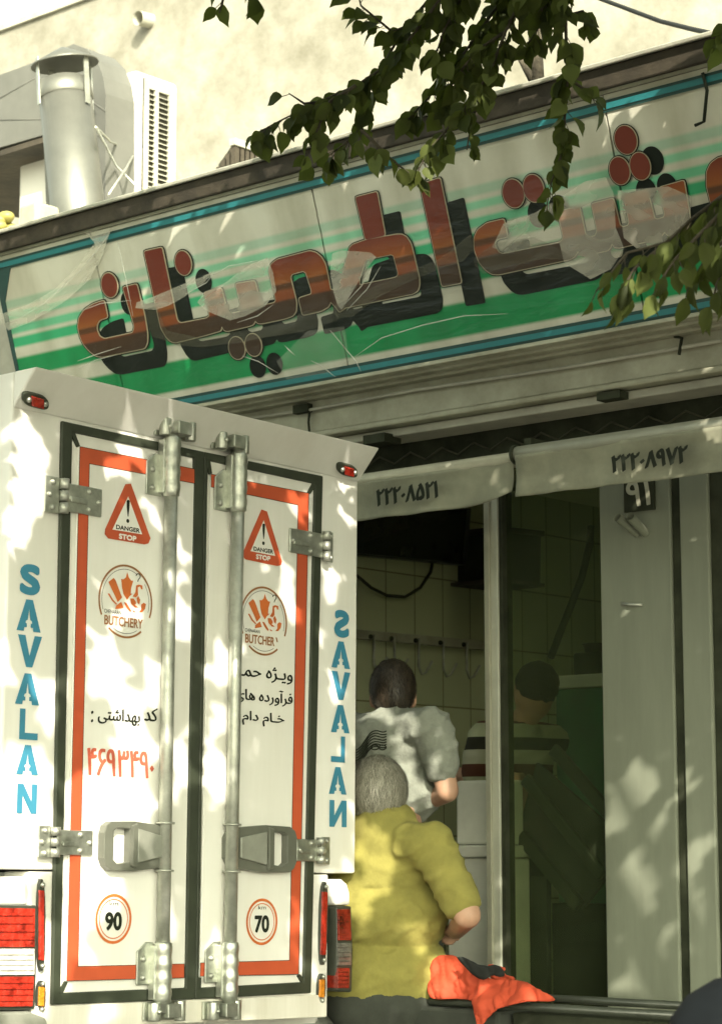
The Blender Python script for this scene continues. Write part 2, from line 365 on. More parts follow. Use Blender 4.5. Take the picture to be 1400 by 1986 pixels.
# beam, soffit, shutter box under the sign
zt, zb, z3 = 2.914, 2.781, 2.72
MB().box(-14, 0, 6.42, 6.62, zb, zt).build('beam', cream_trim, shop, bevel=.004)
MB().box(-14, 0, 6.40, 6.60, z3 + .035, zb - .003).build('moulding', cream_trim, shop, bevel=.008)
MB().box(-14, 0, 6.45, 6.60, z3, z3 + .032).build('moulding', concrete, shop, bevel=.006)
for k in range(3):
    MB().box(-14, 0, 6.27 + .05 * k, 6.318 + .05 * k, 2.925 - .010 * k, 2.94 - .008 * k).build('soffit_board', cream_trim, shop, bevel=.003)
MB().box(-14, 0, 6.62, 6.70, 2.58, 3.0).build('shutter_box', dark_gap, shop)
g = MB()
for i in range(26):
    x = -7.2 + i * .16; z = 2.66
    g.tube([(x, 6.60, z - .015), (x + .08, 6.60, z + .022), (x + .16, 6.60, z - .015)], .004, 6)
g.build('lattice_rod', hose_mat, shop)
g = MB().tube([on_y(480, 812, 6.40), on_y(560, 800, 6.40), on_y(600, 795, 6.40), on_y(800, 757, 6.40), on_y(1100, 712, 6.40), on_y(1400, 660, 6.40)], .007, 8); g.build('conduit', concrete, shop)
P = on_y(590, 795, 6.41); MB().box(P.x - .04, P.x + .04, 6.385, 6.415, P.z - .014, P.z + .02).build('junction_box', dark_gap, shop)
P = on_y(600, 800, 6.40); MB().tube([P, P + Vector((.0, -.005, -.04)), P + Vector((.004, 0, -.11))], .005, 6).build('cable_tail', dark_gap, shop)
P = on_y(1322, 655, 6.40); MB().tube([P + Vector((-.03, 0, .01)), P, P + Vector((-.006, -.01, -.06))], .006, 6).build('cable_tail', dark_gap, shop)
P = on_y(740, 850, 6.43); MB().box(P.x - .07, P.x + .04, 6.40, 6.5, P.z - .02, P.z + .015).build('bracket', dark_gap, shop)
P = on_y(1190, 770, 6.43); MB().box(P.x - .05, P.x + .05, 6.395, 6.45, P.z - .012, P.z + .015).build('bracket', dark_gap, shop)
# roof slab behind the sign
for bx in ((-14, 1, 6.36, RY0), (-14, 1, RY1, 10.9), (-14, RX0, RY0 + .001, RY1 - .001), (RX1, 1, RY0 + .001, RY1 - .001)): MB().box(*bx, 3.1, 3.78).build('roof', concrete, shop)
rlm = bpy.data.materials.new('added_frosted_panel'); rlm.use_nodes = True
tb_ = rlm.node_tree.nodes.new('ShaderNodeBsdfTranslucent'); tb_.inputs[0].default_value = (.85, .86, .72, 1); rlm.node_tree.links.new(tb_.outputs[0], rlm.node_tree.nodes['Material Output'].inputs[0])
MB().add([(RX0, RY0, 3.76), (RX1, RY0, 3.76), (RX1, RY1, 3.76), (RX0, RY1, 3.76)], [(0, 1, 2, 3)]).build('added_rooflight', rlm, shop)  # translucent panel, added out of sight to brighten the shop interior
# window posts and glass
pl_, pr_ = on_y(951, 1500, 6.75).x, on_y(968, 1500, 6.75).x
post = MB().box(pl_, pr_, 6.75, 6.83, .12, 2.7).build('window_post', alu, shop, bevel=.003)
MB().box(pl_ - .012, pl_ + .012, 6.735, 6.749, .12, 2.7).build('edge_strip', roller_paint, post, bevel=.002)
MB().box(pr_ + .001, pr_ + .018, 6.76, 6.82, .12, 2.7).build('seal', dark_gap, post)
MB().box(pr_ + .02, pxl - .002, 6.785, 6.793, .5, 2.7).build('glass_pane', glass_m, shop)
MB().box(pr_ + .02, pxl - .002, 6.76, 6.82, .12, .498).build('stall_riser', alu, shop, bevel=.003)

# awnings ---------------------------------------------------------------
def awning(name, x0, x1, y, z, drop0, drop1, label, digits, bl, br, tl, endcap):
    t = thing('awning', (0.5 * (x0 + x1), y + .2, z), label, 'awning', 'roller awnings over the shop front')
    r = MB().tube([(x0, y, z), (x1, y, z)], .030, 16).build('roller', roller_paint, t)
    for e in (x0 - .012, x1 + .0): MB().tube([(e, y, z), (e + .012, y, z)], .036, 16).build('end_cap', dark_gap, t)
    MB().box(x0 + .03, x0 + .06, y, 6.618, z + .03, z + .055).build('arm', dark_gap, t)
    nx, nz_ = 60, 12; vs = []; fs = []
    for i in range(nx + 1):
        for j in range(nz_ + 1):
            u = i / nx; v = j / nz_; dr = drop0 + (drop1 - drop0) * u
            if endcap == 'R' and u > .9: dr -= (u - .9) ** 2 * 3.5
            x = x0 + .01 + (x1 - x0 - .02) * u
            yy = y - .029 + .012 * math.sin(v * 3.0) * 1 + .010 * v * math.sin(x * 21 + 1.3 * math.sin(x * 7)) + .006 * noise.noise((x * 9, v * 4, z)) 
            vs.append((x, yy, z - .008 - v * dr))
    for i in range(nx):
        for j in range(nz_): a = i * (nz_ + 1) + j; fs.append((a, a + 1, a + nz_ + 2, a + nz_ + 1))
    cl = MB().add(vs, fs, True).build('valance', valance_cloth, t)
    so_ = cl.modifiers.new('solid', 'SOLIDIFY'); so_.thickness = .002
    g = MB()
    for q_, k_ in enumerate((-.0045, 0, .0045)): put_text(g, digits, bl + Vector((k_, -.0004 * q_, k_ * .5)), br + Vector((k_, -.0004 * q_, k_ * .5)), tl + Vector((k_, -.0004 * q_, k_ * .5)), 0)
    g.build('digits', ink, cl)
    return t
ya, yb_ = 6.38, 6.30
d_ = .052
awning('awning', -7.4, -4.815, ya, 2.545, .145, .150, 'left roller awning, its canvas valance lettered with a number ending in 521', '۲۲۲۰۸۵۲۱',
       on_y(731, 982, ya - d_), on_y(848, 965, ya - d_), on_y(731, 950, ya - d_), 'R')
awning('awning', -4.765, -2.6, yb_, 2.545, .150, .165, 'right roller awning, its canvas valance lettered with a number ending in 972', '۲۲۲۰۸۹۷۲',
       on_y(1187, 917, yb_ - d_), on_y(1332, 897, yb_ - d_), on_y(1187, 884, yb_ - d_), '')

# sign --------------------------------------------------------------------
sign = thing('shop_sign', SM, 'long green and white sign board with red block Persian lettering over the shop', 'sign')
SX0, SX1, SH = -7.46, -2.4, .795
joints = [SX0, -6.82, -5.57, -4.20, SX1]
for i in range(4):
    a, b = joints[i] + .004, joints[i + 1] - .004
    MB().box(a, b, 0, .05, 0, SH).build('panel', sign_face, sign, inv=LOCAL)
MB().box(SX0, SX1, .012, .1, -.02, SH + .012).build('backing', dark_gap, sign, inv=LOCAL)
for nm, z0, z1, m, dd in (('stripe', .735, .776, teal_dark, .004), ('stripe', .746, .766, teal, .007), ('stripe', .004, .046, teal_dark, .004), ('stripe', .014, .034, teal, .007)):
    MB().box(SX0 + .03, SX1, -dd, .002, z0, z1).build(nm, m, sign, inv=LOCAL)
g = MB()
g.prism([(SX0, -.0045, 0), (SX0 + .055, -.0045, 0), (SX0 + .055, -.0045, .03), (SX0 + .018, -.0045, .22), (SX0 + .03, -.0045, .6), (SX0 + .11, -.0045, .735), (SX0, -.0045, .78)], (0, .004, 0)); g.build('corner_print', teal_dark, sign, inv=LOCAL)
# fascia above: dark timber capping with a pale top edge, sunlight put into its colour
MB().box(SX0 - .05, SX1, -.035, .12, SH + .016, SH + .090).build('capping_board', wood, sign, inv=LOCAL, bevel=.006)
MB().box(SX0 - .05, SX1, -.055, .16, SH + .092, SH + .108).build('capping_top', concrete, sign, inv=LOCAL, bevel=.004)
MB().box(SX0 - .05, SX1, -.012, .02, SH + .002, SH + .014).build('bead', cream_trim, sign, inv=LOCAL)
MB().box(SX0, SX1, -.012, .03, -.018, -.002).build('bead', cream_trim, sign, inv=LOCAL)
P = G(1372, 175); Q = G(1368, 235)
MB().tube([P + Vector((0, -.01, .06)), P + Vector((.01, -.02, 0)), Q + Vector((.006, -.02, 0)), Q + Vector((-.03, -.02, -.005))], .006, 6).build('wire_end', ink, sign, inv=LOCAL)

def offset(poly, d):
    """grow a 2-D outline by d with mitred corners"""
    A = sum(poly[i][0] * poly[(i + 1) % len(poly)][1] - poly[(i + 1) % len(poly)][0] * poly[i][1] for i in range(len(poly)))
    sg = 1 if A > 0 else -1; r = []
    for i, p in enumerate(poly):
        a = Vector(poly[i - 1]); b = Vector(p); c = Vector(poly[(i + 1) % len(poly)])
        e1 = (b - a).normalized(); e2 = (c - b).normalized(); n1 = Vector((e1.y, -e1.x)) * sg; n2 = Vector((e2.y, -e2.x)) * sg
        n = n1 + n2
        if n.length < 1e-4: n = n1
        n.normalize(); k = min(1.7, 1 / max(.3, n.dot(n1))); r.append((b.x + n.x * d * k, b.y + n.y * d * k))
    return r
def round_c(pts, hard=()):
    """soften an outline except at very short edges"""
    q = []
    n = len(pts)
    for i, p in enumerate(pts):
        a = Vector(pts[i - 1]); b = Vector(p); c = Vector(pts[(i + 1) % n]); l1 = (b - a).length; l2 = (c - b).length
        ang = (b - a).angle(c - b) if l1 > 0 and l2 > 0 else 0
        t = .0 if ang > math.radians(100) else min(4.5, l1 * .3, l2 * .3)
        if i in hard or t < .5: q.append(tuple(b)); continue
        p0 = b + (a - b).normalized() * t; p1 = b + (c - b).normalized() * t
        q += [tuple(p0), tuple((p0 + p1) * .25 + b * .5), tuple(p1)]
    return q
Lt = {}
Lt['letter_noon'] = ([(205, 581), (183, 588), (166, 599), (155, 616), (153, 633), (157, 652), (164, 667), (175, 680), (188, 690), (201, 692), (284, 675), (289, 663), (289, 645), (283, 609), (268, 549), (240, 556), (263, 633), (260, 644), (205, 656), (196, 651), (191, 639), (191, 629), (196, 620), (212, 615)], [])
Lt['letter_meem_ya_noon_alef'] = ([(281, 486), (317, 478), (346, 618), (350, 624), (355, 625), (402, 616), (408, 612), (408, 606), (398, 566), (432, 557), (444, 604), (450, 607), (468, 603), (471, 598), (459, 549), (497, 543), (507, 585), (513, 591), (534, 586), (537, 581), (524, 526), (527, 512), (539, 502), (603, 485), (615, 488), (626, 497), (634, 511), (640, 540), (644, 562), (690, 551), (672, 597), (660, 605), (655, 597), (644, 585), (640, 594), (625, 603), (589, 611), (581, 577), (606, 569), (606, 562), (595, 528), (590, 525), (569, 531), (566, 537), (578, 585), (577, 603), (571, 612), (554, 618), (511, 627), (503, 627), (498, 622), (494, 629), (486, 632), (443, 642), (437, 640), (433, 633), (431, 641), (400, 650), (343, 664), (334, 662), (325, 654), (314, 635)], [])
Lt['letter_ta_bowl'] = ([(677, 490), (680, 479), (686, 473), (711, 464), (771, 453), (782, 453), (791, 458), (800, 472), (816, 539), (816, 553), (813, 563), (804, 569), (664, 598), (667, 575), (660, 555)], [[(712, 503), (761, 493), (765, 495), (774, 528), (773, 534), (768, 537), (700, 551), (700, 540)]])
Lt['letter_ta_stem'] = ([(691, 381), (734, 370), (750, 456), (711, 465)], [])
Lt['letter_alef'] = ([(816, 356), (856, 343), (898, 548), (859, 555)], [])
Lt['letter_sheen_ta'] = ([(980, 423), (946, 431), (928, 444), (921, 461), (922, 484), (931, 508), (945, 524), (956, 531), (969, 532), (1106, 503), (1117, 497), (1123, 487), (1128, 493), (1137, 495), (1181, 485), (1186, 480), (1189, 472), (1194, 479), (1204, 480), (1260, 467), (1280, 462), (1286, 456), (1291, 449), (1297, 456), (1330, 452), (1341, 430), (1340, 415), (1329, 348), (1280, 362), (1291, 414), (1289, 420), (1277, 424), (1272, 422), (1258, 368), (1211, 378), (1222, 429), (1220, 436), (1210, 439), (1205, 435), (1192, 383), (1149, 394), (1160, 445), (1157, 456), (1144, 459), (1138, 453), (1126, 399), (1083, 409), (1094, 456), (1093, 464), (1087, 469), (978, 491), (970, 488), (963, 477), (963, 467), (970, 462), (987, 459)], [])
Lt['letter_waw'] = ([(1412, 302), (1395, 304), (1380, 315), (1372, 332), (1372, 360), (1386, 418), (1393, 429), (1404, 434), (1470, 425), (1470, 292)], [])
dots = [(215, 552, 16, 24), (358, 509, 16, 24), (462, 674, 16, 22), (494, 668, 16, 22), (998, 374, 21, 28), (1037, 364, 20, 27), (1216, 270, 22, 28), (1204, 330, 20, 27), (1244, 321, 20, 27)]
dlt = G(641, 538) - G(600, 501)
layer = 0
def S2(p, d): 
    q = G(p[0], p[1]); return Vector((q.x, -d, q.z))
def sign_shape(nm, pl, hl):
    sh = MB(); pl_s = offset(pl, -.35); vs = [S2(p, .0025) + dlt for p in pl_s]
    sh.flat([Vector((v.x, -.0020 - layer_z[0], v.z)) for v in vs], [[S2(p, .0020 + layer_z[0]) + Vector((dlt.x, 0, dlt.z)) for p in h] for h in hl]); o = sh.build('drop_shadow_print', letter_dark, sign, inv=LOCAL)
    layer_z[0] += .00008
    b = .0045
    g = MB(); g.flat([S2(p, b + layer_z[0]) for p in offset(pl, 3.2)], [[S2(p, b + layer_z[0]) for p in offset(h, -2.6)] for h in hl]); L_ = g.build(nm, letter_dark, sign, inv=LOCAL)
    g = MB(); g.flat([S2(p, b + .002 + layer_z[0]) for p in offset(pl, 1.2)], [[S2(p, b + .002 + layer_z[0]) for p in offset(h, -.9)] for h in hl]); g.build('outline', letter_light, L_, inv=LOCAL)
    g = MB(); g.flat([S2(p, b + .004 + layer_z[0]) for p in offset(pl, -.6)], [[S2(p, b + .004 + layer_z[0]) for p in offset(h, .6)] for h in hl]); g.build('fill', letter_fill, L_, inv=LOCAL)
layer_z = [0.0]
for nm, (pl, hl) in Lt.items(): sign_shape(nm, round_c(pl), [round_c(h) for h in hl])
for (cx, cy, rx, ry) in dots:
    sign_shape('dot', [(cx + rx * math.cos(t) + .10 * ry * math.sin(t) * 1.0, cy + ry * math.sin(t)) for t in [2 * math.pi * k / 30 for k in range(30)]], [])
# loose folds of clear film, its pale and dark reflections put into their colour
def film(pl, m, base=.014, amp=.006, nm='film_reflection'):
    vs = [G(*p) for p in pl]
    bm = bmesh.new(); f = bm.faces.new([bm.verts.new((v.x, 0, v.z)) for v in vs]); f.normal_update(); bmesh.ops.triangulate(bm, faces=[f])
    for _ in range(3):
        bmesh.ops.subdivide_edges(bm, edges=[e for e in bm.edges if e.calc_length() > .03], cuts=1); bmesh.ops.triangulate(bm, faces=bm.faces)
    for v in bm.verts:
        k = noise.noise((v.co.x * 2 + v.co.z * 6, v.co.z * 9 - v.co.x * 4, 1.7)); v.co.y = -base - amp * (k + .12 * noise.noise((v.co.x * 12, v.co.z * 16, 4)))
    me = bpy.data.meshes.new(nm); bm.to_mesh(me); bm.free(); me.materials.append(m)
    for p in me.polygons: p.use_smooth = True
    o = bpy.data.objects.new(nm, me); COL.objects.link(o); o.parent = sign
film([(300, 575), (340, 558), (395, 536), (418, 525), (400, 548), (362, 575), (335, 590), (308, 600), (268, 596), (270, 585)], reflection_pale)
film([(400, 566), (440, 548), (485, 515), (524, 498), (535, 525), (541, 565), (520, 592), (480, 612), (452, 620), (400, 600), (388, 585)], reflection_pale, .016)
film([(646, 530), (650, 490), (668, 484), (724, 488), (735, 497), (716, 520), (700, 545), (682, 575), (668, 600), (660, 590), (650, 560)], reflection_pale, .016)
film([(640, 598), (720, 560), (800, 525), (860, 500), (920, 452), (925, 480), (905, 505), (860, 520), (800, 545), (740, 575), (690, 612), (665, 615)], reflection_dark, .02)
film([(925, 500), (965, 470), (1040, 458), (1090, 480), (1120, 505), (1060, 500), (985, 518), (945, 530), (928, 515)], reflection_dark, .02)
film([(982, 432), (1040, 412), (1092, 382), (1140, 350), (1180, 342), (1195, 375), (1200, 440), (1215, 480), (1190, 520), (1150, 540), (1100, 510), (1090, 470), (985, 490), (960, 478)], reflection_pale, .016, .006)
film([(1202, 368), (1300, 360), (1345, 380), (1342, 430), (1300, 470), (1240, 480), (1215, 460)], reflection_pale, .016)
film([(285, 600), (310, 592), (330, 640), (400, 655), (470, 640), (520, 632), (560, 622), (600, 600), (655, 600), (665, 618), (600, 640), (540, 650), (470, 662), (400, 672), (350, 668), (300, 650)], reflection_dark, .018)
film([(0, 610), (60, 590), (110, 560), (160, 510), (190, 470), (170, 450), (222, 440), (205, 490), (180, 540), (130, 585), (60, 625), (20, 640)], reflection_pale, .016, .01)
film([(600, 640), (672, 632), (684, 700), (640, 722), (560, 735), (540, 700)], film_mat('faint_film_reflection', .12, (.7, .7, .6)), .016, .01)
sheet_m = bpy.data.materials.new('clear_plastic_sheet'); sheet_m.use_nodes = True
_n = sheet_m.node_tree.nodes; _l = sheet_m.node_tree.links; _n.remove(_n['Principled BSDF'])
_t = _n.new('ShaderNodeBsdfTransparent'); _g = _n.new('ShaderNodeBsdfGlossy'); _g.inputs['Roughness'].default_value = .06; _x = _n.new('ShaderNodeMixShader'); _x.inputs[0].default_value = .016
_c = _n.new('ShaderNodeTexCoord'); _m = _n.new('ShaderNodeMapping'); _m.inputs['Rotation'].default_value = (0, .55, 0); _m.inputs['Scale'].default_value = (1.1, 1, 5)
_z = _n.new('ShaderNodeTexNoise'); _z.inputs['Scale'].default_value = 2.2; _z.inputs['Detail'].default_value = 3; _z.inputs['Distortion'].default_value = 1.4
_b = _n.new('ShaderNodeBump'); _b.inputs['Strength'].default_value = .9; _b.inputs['Distance'].default_value = .05
_l.new(_c.outputs['Object'], _m.inputs[0]); _l.new(_m.outputs[0], _z.inputs['Vector']); _l.new(_z.outputs[0], _b.inputs['Height']); _l.new(_b.outputs[0], _g.inputs['Normal'])
_l.new(_t.outputs[0], _x.inputs[1]); _l.new(_g.outputs[0], _x.inputs[2]); _l.new(_x.outputs[0], _n['Material Output'].inputs[0])
for i in range(3):
    a, b = joints[i] + .01, joints[i + 1] - .01
    MB().add([(a, -.024, .05), (b, -.024, .05), (b, -.024, .73), (a, -.024, .73)], [(0, 1, 2, 3)]).build('plastic_sheet', sheet_m, sign, inv=LOCAL)
glint_m = film_mat('film_glint', .34, (.9, .88, .8), .15)  # glints along the film, drawn as whitish strips
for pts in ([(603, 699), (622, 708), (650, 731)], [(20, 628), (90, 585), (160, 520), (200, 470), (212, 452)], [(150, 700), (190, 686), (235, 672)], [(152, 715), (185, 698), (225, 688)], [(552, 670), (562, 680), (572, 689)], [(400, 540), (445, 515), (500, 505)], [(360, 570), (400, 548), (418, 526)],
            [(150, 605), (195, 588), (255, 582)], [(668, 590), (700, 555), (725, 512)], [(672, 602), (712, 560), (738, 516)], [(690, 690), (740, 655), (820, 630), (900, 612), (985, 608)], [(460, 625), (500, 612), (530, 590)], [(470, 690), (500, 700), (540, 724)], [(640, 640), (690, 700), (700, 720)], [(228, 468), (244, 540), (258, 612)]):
    P = [G(*p, .021) for p in pts]; MB().tube(P, [.0008] + [.0022] * (len(P) - 2) + [.0008], 5).build('film_glint', glint_m, sign, inv=LOCAL)


# ================================================================== ROOF THINGS AND THE BUILDING BEHIND
bk = thing('rear_building', (-9, 9.9, 0), 'tall pale cement plastered building rising behind the shop, stained under its roof edge', 'building')
WT = on_y(85, 31, 9.95).z
MB().box(-40, 12, 9.95 + 1.0, 22, 0, WT).build('wall', plaster, bk)
MB().box(-40, 12, 10.9, 10.948, WT - .002, WT + .07).build('coping', concrete, bk)
YW = 10.95
WTT = on_y(85, 31, YW).z
bpy.data.objects.remove(bk.children[0]); bpy.data.objects.remove(bk.children[0])
MB().box(-40, 12, YW, 22, 0, WTT).build('wall', plaster, bk)
MB().box(-40, 12, YW - .03, 22, WTT + .002, WTT + .05).build('coping', concrete, bk)
q = on_y(292, 42, YW); MB().tube([q + Vector((0, .1, .02)), q + Vector((0, -.13, -.005))], .055, 16, cap=False).build('drain_pipe', concrete, bk)

fl = thing('flue_pipe', on_y(145, 400, 7.6), 'fat galvanised flue pipe with a conical rain cap, standing on the shop roof', 'flue')
B = on_y(152, 415, 7.6); Tp = on_y(127, 190, 7.6)
AXF = (Tp - B); HF = AXF.length; AXF.normalize()
R0 = .145
base = B - AXF * .75
MB().lathe(base, AXF, [(0, 0), (R0 * 1.04, 0), (R0, .75), (R0 * .985, .75 + HF), (R0 * .90, .75 + HF), (R0 * .88, .3)], 40).build('pipe', galv, fl)
MB().lathe(Tp - AXF * .005, AXF, [(R0 * 1.0, -.01), (R0 * 1.04, 0), (R0 * 1.02, .085), (R0 * .96, .087), (R0 * .93, -.005)], 40).build('collar', galv, fl)
Cp = on_y(126, 128, 7.6)
CT = Cp + AXF * .02
AXC = (AXF - fh * .20).normalized()
MB().lathe(CT, AXC, [(.0, .088), (.02, .084), (.182, .0), (.185, -.010), (.178, -.010), (.02, .066), (0, .068)], 44).build('rain_cap', galv, fl)
for ang in (-1.95, .1, 1.35, 2.9):
    d = Vector((math.cos(ang), math.sin(ang), 0)); a = Tp + d * (R0 * 1.05) - AXF * .06; b = CT + d * (R0 * 1.05) + AXF * .01
    sd = Vector((-d.y, d.x, 0)) * .017
    MB().prism([a - sd, a + sd, b + sd, b - sd], d * .006).build('strap', zinc_dull, fl)
cw = MB()
a = on_y(186, 245, 7.55); b = on_y(215, 275, 7.9); c = on_y(245, 287, 8.3); d = on_y(275, 270, 8.38)
cw.tube([a, b, c, d], .006, 6); cw.tube([a, on_y(225, 320, 8), on_y(270, 366, 8.0)], .006, 6); cw.tube([d, on_y(245, 325, 8), on_y(210, 378, 7.7)], .007, 6)
cw.build('guy_wire', zinc_dull, fl)

YC = 8.4
cl_ = thing('evaporative_cooler', on_y(300, 400, YC + .3), 'boxy white evaporative air cooler with a louvred side, joined to a grey sheet metal duct', 'air cooler')
DY = 7.95
xf = on_y(205, 200, DY).x; yL = on_x(262, 200, xf).y; zt_c = on_x(264, 132, xf).z
yR = on_x(345, 300, xf).y; zl = 3.8
MB().box(xf - 1.0, xf, yL, yR, zl, zt_c).build('cabinet', cooler_white, cl_, bevel=.03)
y0 = on_x(276, 200, xf).y; y1 = on_x(328, 200, xf).y; z0 = on_x(276, 362, xf).z - .2; z1 = on_x(276, 150, xf).z
lp = MB()
lp.box(xf + .001, xf + .012, y0, y1, z0, z1, 0)
for yy in (y0, (y0 + y1) / 2 - .03, y1 - .025): lp.box(xf + .013, xf + .03, yy, yy + .025, z0, z1, 1)
lp.box(xf + .013, xf + .028, y0 + .026, y1 - .027, z1 - .06, z1, 1)
k = z0 + .02
while k < z1 - .08:
    lp.add([(xf + .013, y0 + .026, k + .012), (xf + .030, y0 + .026, k), (xf + .030, y1 - .027, k), (xf + .013, y1 - .027, k + .012)], [(0, 1, 2, 3)], mi=1); k += .030
lp.build('louvre_panel', [dark_slot, concrete], cl_)
DP = [(205, 470), (205, 180), (200, 148), (188, 115), (168, 94), (142, 84), (100, 104), (60, 122), (0, 144), (-110, 185), (-110, 320), (0, 285), (84, 261), (92, 470)]
dv = [on_y(x, y, DY) for x, y in DP]
MB().prism(dv, (0, yL - .004 - DY, 0)).build('air_duct', galv_paint, cl_, bevel=.008)
g = MB()
for A_, B_ in (((0, 232), (85, 230)), ((0, 190), (68, 150)), ((90, 135), (205, 215)), ((120, 262), (204, 262))):
    g.tube([on_y(*A_, DY - .001), on_y(*B_, DY - .001)], .003, 6)
g.build('duct_seam', galv_paint, cl_)
P = on_y(0, 292, 7.97); Q = on_y(90, 275, 7.97)
MB().box(P.x - .9, Q.x, 7.96, 8.9, P.z - .035, P.z - .002).build('support_board', wood, cl_)
MB().box(P.x - .02, Q.x - .03, 8.35, 8.85, 3.79, P.z - .037).build('fan_housing', dark_gap, cl_, bevel=.02)
MB().tube([(P.x + .02, 8.2, 3.79), (P.x + .02, 8.2, P.z - .04)], .012, 8).build('support_leg', zinc_dull, cl_)

# small slatted roof vent
V0 = on_y(427, 322, 8.0)
vt = thing('roof_vent', (V0.x + .15, 8.2, 3.78), 'small dark pitched roof vent with vertical slats peeping over the sign capping', 'vent')
c0 = on_y(424, 318, 8.0); c1 = on_y(455, 274, 8.0); x0 = c0.x
yB = on_x(512, 300, c1.x).y
zz0 = c0.z; zz1 = c1.z
vb = MB(); vb.prism([(x0, 8.0, 3.78), (x0, 8.0, zz0), (c1.x, 8.0, zz1), (c1.x, 8.0, 3.78)], (0, yB - 8.0, 0)); vb.build('housing', dark_slot, vt)
g = MB()
n_ = 7
for i in range(n_):
    y = 8.0 + (yB - 8.0) * i / (n_ - 1) - .02; g.box(c1.x + .001, c1.x + .02, y, y + .045, 3.78, zz1 - .03)
for i in range(4):
    x = x0 + (c1.x - x0) * i / 3.5; zt2 = zz0 + (zz1 - zz0) * i / 3.5; g.box(x, x + .04, 7.982, 7.999, 3.78, zt2 - .02)
g.build('slat', wood, vt)
MB().box(c1.x - .01, c1.x + .03, 7.97, yB + .03, zz1 - .028, zz1 + .01).build('ridge_cap', concrete, vt)
# litter on the roof edge
P = on_y(12, 425, 7.0); yb = MB()
for i in range(7): yb.ball((P.x + .06 * rnd.uniform(-1, 1), 7.0 + .05 * rnd.uniform(-1, 1), P.z - .02 + .03 * rnd.uniform(-1, 1)), (.05, .04, .03))
o = yb.build('plastic_bag', cloth_bag, inv=Matrix.Translation((P.x, 7, 3.78)).inverted()); o.location = (P.x, 7, 3.78); tag(o, 'crumpled yellow plastic bag on the roof edge left of the flue pipe', 'bag')
P = on_y(82, 405, 7.2); o = MB().box(-.09, .05, -.08, .08, 0, P.z - 3.78 + .02).build('cement_block', cream_trim, bevel=.02); o.location = (P.x, 7.2, 3.78); tag(o, 'pale broken block at the foot of the flue pipe', 'block')
# overhead cable
P0 = on_y(1160, -5, 9); P1 = on_y(1280, 40, 8.6); P2 = on_y(1340, 55, 8.0); P3 = on_y(1388, 66, 7.2); P4 = on_y(1460, 70, 6.3)
g = MB().tube([P0 + (P0 - P1) * 2, P0, P1, P2, P3, P4, P4 + Vector((2, -.5, -.3))], .011, 8)
tag(g.build('overhead_cable', webbing), 'dark sagging cable crossing the pale wall at the upper right', 'cable')

# ================================================================== INSIDE THE SHOP
def sidepx(px, py, off=.0): return on_x(px, py, XL + off)
tv = thing('television', sidepx(800, 1050), 'black flat television tilted on the tiled side wall beneath the left awning', 'television')
q = [sidepx(640, 985, .16), sidepx(915, 985, .16), sidepx(905, 1096, .06), sidepx(640, 1072, .06)]
MB().prism(q, (-.05, 0, 0)).build('casing', black_plastic, tv, bevel=.006)
MB().prism([q[0].lerp(q[2], .04), q[1].lerp(q[3], .04), q[2].lerp(q[0], .04), q[3].lerp(q[1], .04)], (.003, 0, 0)).build('screen', black_screen, tv)
MB().box(XL + .001, XL + .07, 8.2, 8.4, 2.65, 2.8).build('bracket', dark_gap, tv)
g = MB().tube([sidepx(*p, .02) for p in ((690, 1115), (720, 1140), (750, 1155), (785, 1158), (815, 1140), (835, 1110), (840, 1085))], .008, 8)
tag(g.build('cable', hose_mat), 'thin black cable looping down the tiles below the television', 'cable')
hr = thing('hook_rail', sidepx(820, 1240), 'pale steel rail of meat hooks on the tiled wall above the stooping man', 'rail')
q = [sidepx(640, 1216, .03), sidepx(950, 1244, .03), sidepx(950, 1262, .03), sidepx(640, 1234, .03)]
MB().prism(q, (-.028, 0, 0)).build('bar', cream_trim, hr, bevel=.003)
for px in (725, 765, 812, 860, 905):
    y_ = 1228 + (px - 640) * .085
    MB().tube([sidepx(px, y_ - 4, .045), sidepx(px, y_ + 50, .05), sidepx(px + 6, y_ + 66, .06), sidepx(px + 14, y_ + 62, .07), sidepx(px + 26, y_ + 40, .08)], .007, 7).build('hook', zinc_dull, hr)
    MB().ball(sidepx(px - 6, y_, .035), .012, 6).build('bolt', dark_gap, hr)
wb = thing('wall_shelf', sidepx(1020, 1080), 'dark box shelf on the tiles seen through the glass right of the window post', 'shelf')
q = [sidepx(975, 1030, .3), sidepx(1050, 1038, .3), sidepx(1048, 1132, .3), sidepx(975, 1124, .3)]
MB().prism(q, (-.29, 0, 0)).build('cabinet', dark_gap, wb, bevel=.004)
q = [sidepx(968, 1020, .32), sidepx(1056, 1030, .32), sidepx(1056, 1040, .32), sidepx(968, 1030, .32)]; MB().prism(q, (-.31, 0, 0)).build('top_board', wood, wb)
q = [sidepx(968, 1121, .32), sidepx(1056, 1132, .32), sidepx(1056, 1139, .32), sidepx(968, 1128, .32)]; MB().prism(q, (-.31, 0, 0)).build('lower_board', wood, wb)
g = MB().tube([sidepx(*p, .05) for p in ((1146, 1020), (1143, 1060), (1128, 1120), (1105, 1180), (1085, 1230), (1068, 1275))], .02, 10)
tag(g.build('hose', hose_mat), 'dark hose hanging slantwise down the tiles behind the glass', 'hose')
